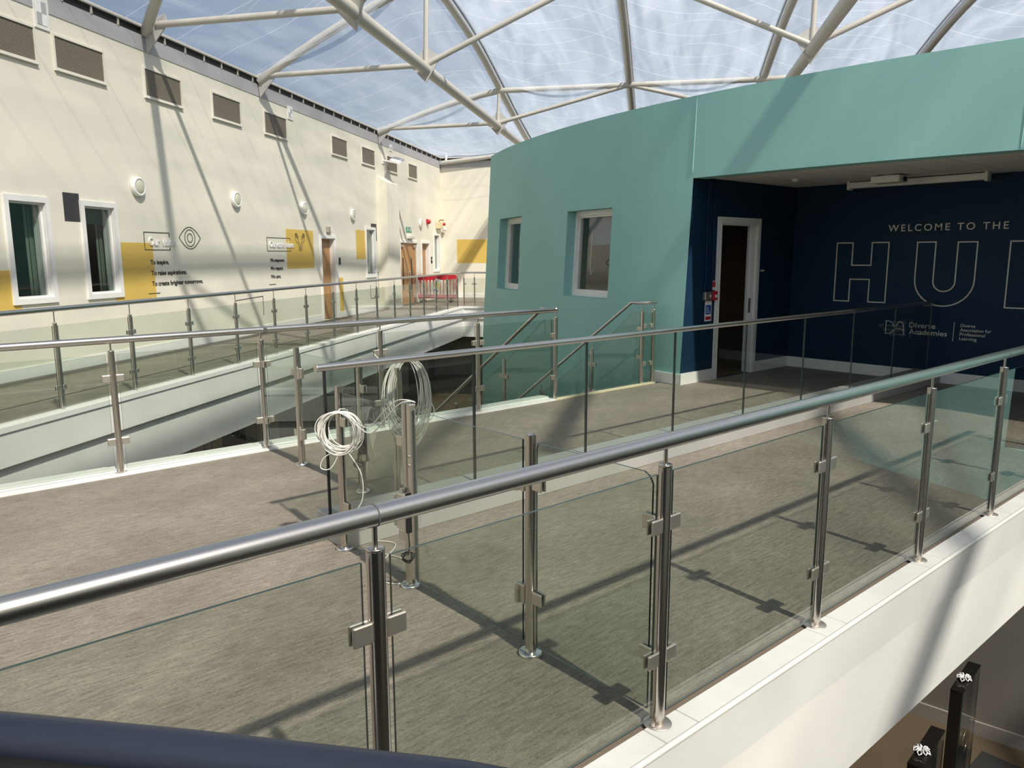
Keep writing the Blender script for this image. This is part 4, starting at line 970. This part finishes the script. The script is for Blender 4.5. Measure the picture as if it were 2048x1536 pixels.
# floor loop near the gate
o = thing('floor_cable', 'thin white cable lying in loops by the foot of the front screen', 'cable', (2.32, 3.85, 0))
pts = [(-.10, .30, .02), (-.02, .12, .006), (.06, -.1, .006), (.02, -.32, .006), (-.12, -.42, .006), (-.2, -.3, .006), (-.08, -.1, .006), (.16, .12, .006), (.05, .3, .006)]
P = [Vector(p) for p in pts]; sm = []
for i in range(len(P)-1):
    p0, p1, p2, p3 = P[max(i-1, 0)], P[i], P[i+1], P[min(i+2, len(P)-1)]
    for j in range(8):
        t_ = j/8; sm.append(.5*((2*p1)+(-p0+p2)*t_+(2*p0-5*p1+4*p2-p3)*t_*t_+(-p0+3*p1-3*p2+p3)*t_**3))
obj('cable_run', MB().tube(sm, .0034, 6), CABLE, o)
# black cable knots at the gate locks
for (x, y, z), lab in [((2.17, 3.33, .22), 'small knot of black wire hanging below the front gate lock'), ((2.85, 5.03, .26), 'small knot of black wire hanging below the rear gate lock')]:
    o = thing('wire_knot', lab, 'wire', (x, y, z), VA); m = MB(); rnd = random.Random(int(x*100))
    for k in range(4):
        a0 = rnd.uniform(0, 6); m.tube([(.03*math.cos(a0+i*.5)*(1+.3*math.sin(k+i)), -.04+.01*math.sin(i+k), .025*math.sin(a0+i*.5)-.005*k) for i in range(13)], .003, 6)
    m.tube([(0, -.03, .0), (.01, -.03, .06), (.0, -.02, .12)], .003, 6); obj('wire_loops', m, BLACKR, o)

# red plastic barrier by the far doors
bp = Wp(31.0, .75, 0); yaw = R(-49+2)
rb = thing('plastic_barrier', 'red plastic pedestrian barrier in front of the far doors', 'barrier', bp, yaw)
top = MB(); W2 = .80
top.add([(x, y, z) for y in (-.03, .03) for x, z in [(-W2, .86), (W2, .86), (W2, 1.0), (W2-.08, 1.06), (-W2+.08, 1.06), (-W2, 1.0)]], [(0,1,2,3,4,5), (11,10,9,8,7,6)]+[(i, i+6, (i+1)%6+6, (i+1)%6) for i in range(6)])
obj('top_rail', top, RED, rb); obj('bottom_rail', MB().bbox(-W2, W2, -.03, .03, .14, .30, .02), RED, rb)
for x in (-W2+.03, W2-.03): obj('side_post', MB().bbox(x-.03, x+.03, -.025, .025, .2, .95, .008), RED, rb)
for k in range(11): x = -.66+.132*k; obj('bar', MB().bbox(x-.028, x+.028, -.015, .015, .29, .87, .005), RED, rb)
for x in (-.55, .55): obj('foot', MB().bbox(x-.07, x+.07, -.28, .28, 0, .07, .02).box(x-.03, x+.03, -.03, .03, .05, .15), BLACKR, rb)
s = obj('sign_board', MB().prism([(-.18, .42), (.05, .34), (.18, .86), (-.04, .93)], -.05, -.035), WLET, rb); obj('yellow_field', MB().prism([(-.10, .56), (.09, .50), (.14, .74), (-.05, .80)], -.053, -.0505), SIGNY, s)
obj('blue_mark', MB().prism([(-.14, .44), (.04, .38), (.06, .46), (-.12, .52)], -.053, -.0505), BLUE, s)

# display units on the lower floor
for (x, y, h, lab) in [(6.76, 1.985, 1.70, 'tall slim black and glass display unit half hidden under the bridge, the farther one'), (5.54, 1.83, 1.70, 'slim black and glass display unit under the bridge, the nearer one')]:
    rz_ = R(6)
    u = thing('display_unit', lab, 'display unit', (x, y, ZL), rz_, 'display units below the bridge')
    obj('black_case', MB().bbox(-.29, .29, -.012, .045, 0, h, .004), GLOSSBLK, u)
    obj('top_cap', MB().bbox(-.295, .295, -.05, .048, h, h+.012, .003), GLOSSBLK, u)
    obj('glass_side', MB().prism(rect(-.285, .285, .06, h), -.048, -.040, 0, 1), [GLASS, GEDGE], u)
    obj('front_panel', MB().box(-.295, -.288, -.04, .045, 0, h), GLOSSBLK, u)
    obj('glass_roundel', MB().lathe([(.10, -.02), (.105, -.03), (.11, -.02), (.105, -.014), (.10, -.02)], 24, 'y', loc=(.1, 0, h-.62)), STEEL, u)
    obj('plinth', MB().bbox(-.31, .31, -.06, .06, 0, .06, .004), GLOSSBLK, u)
    b = thing('ribbon_bow', 'white looped ribbon bow on the '+('farther' if x > 6 else 'nearer')+' black display unit', 'bow', (x+(-.08 if x > 6 else -.12), y-.008, ZL+h+.012), rz_)
    for k in range(8):
        a = 2*math.pi*k/8; c_, s_ = math.cos(a), math.sin(a)
        obj('bow_loop', MB().tube([(.010*c_+.048*c_*t-s_*.014*w_, .010*s_+.048*s_*t+c_*.014*w_, .014+.026*math.sin(math.pi*t)+(.010 if k % 2 else 0)) for t, w_ in [(0, 0), (.4, .8), (.8, 1), (1, 0), (.8, -1), (.4, -.8)]], .005, 6, closed=True), WLET, b)
    obj('bow_knot', MB().lathe([(0, .0), (.010, .005), (.012, .018), (0, .028)], 10), WLET, b)

# scrap by the upstand
o = thing('crumpled_wrapper', 'small crumpled pale blue wrapper on the floor behind the upstand', 'litter', (5.75, 4.72, .0))
bm = bmesh.new(); bmesh.ops.create_icosphere(bm, subdivisions=2, radius=.05); rnd = random.Random(4)
for v_ in bm.verts: v_.co *= rnd.uniform(.65, 1.15); v_.co.z = v_.co.z*.6+.03
me = bpy.data.meshes.new('wrapper'); bm.to_mesh(me); bm.free(); me.materials.append(mat('pale_blue_film', (.62, .68, .82), .4)); link('wrapper', me, o)
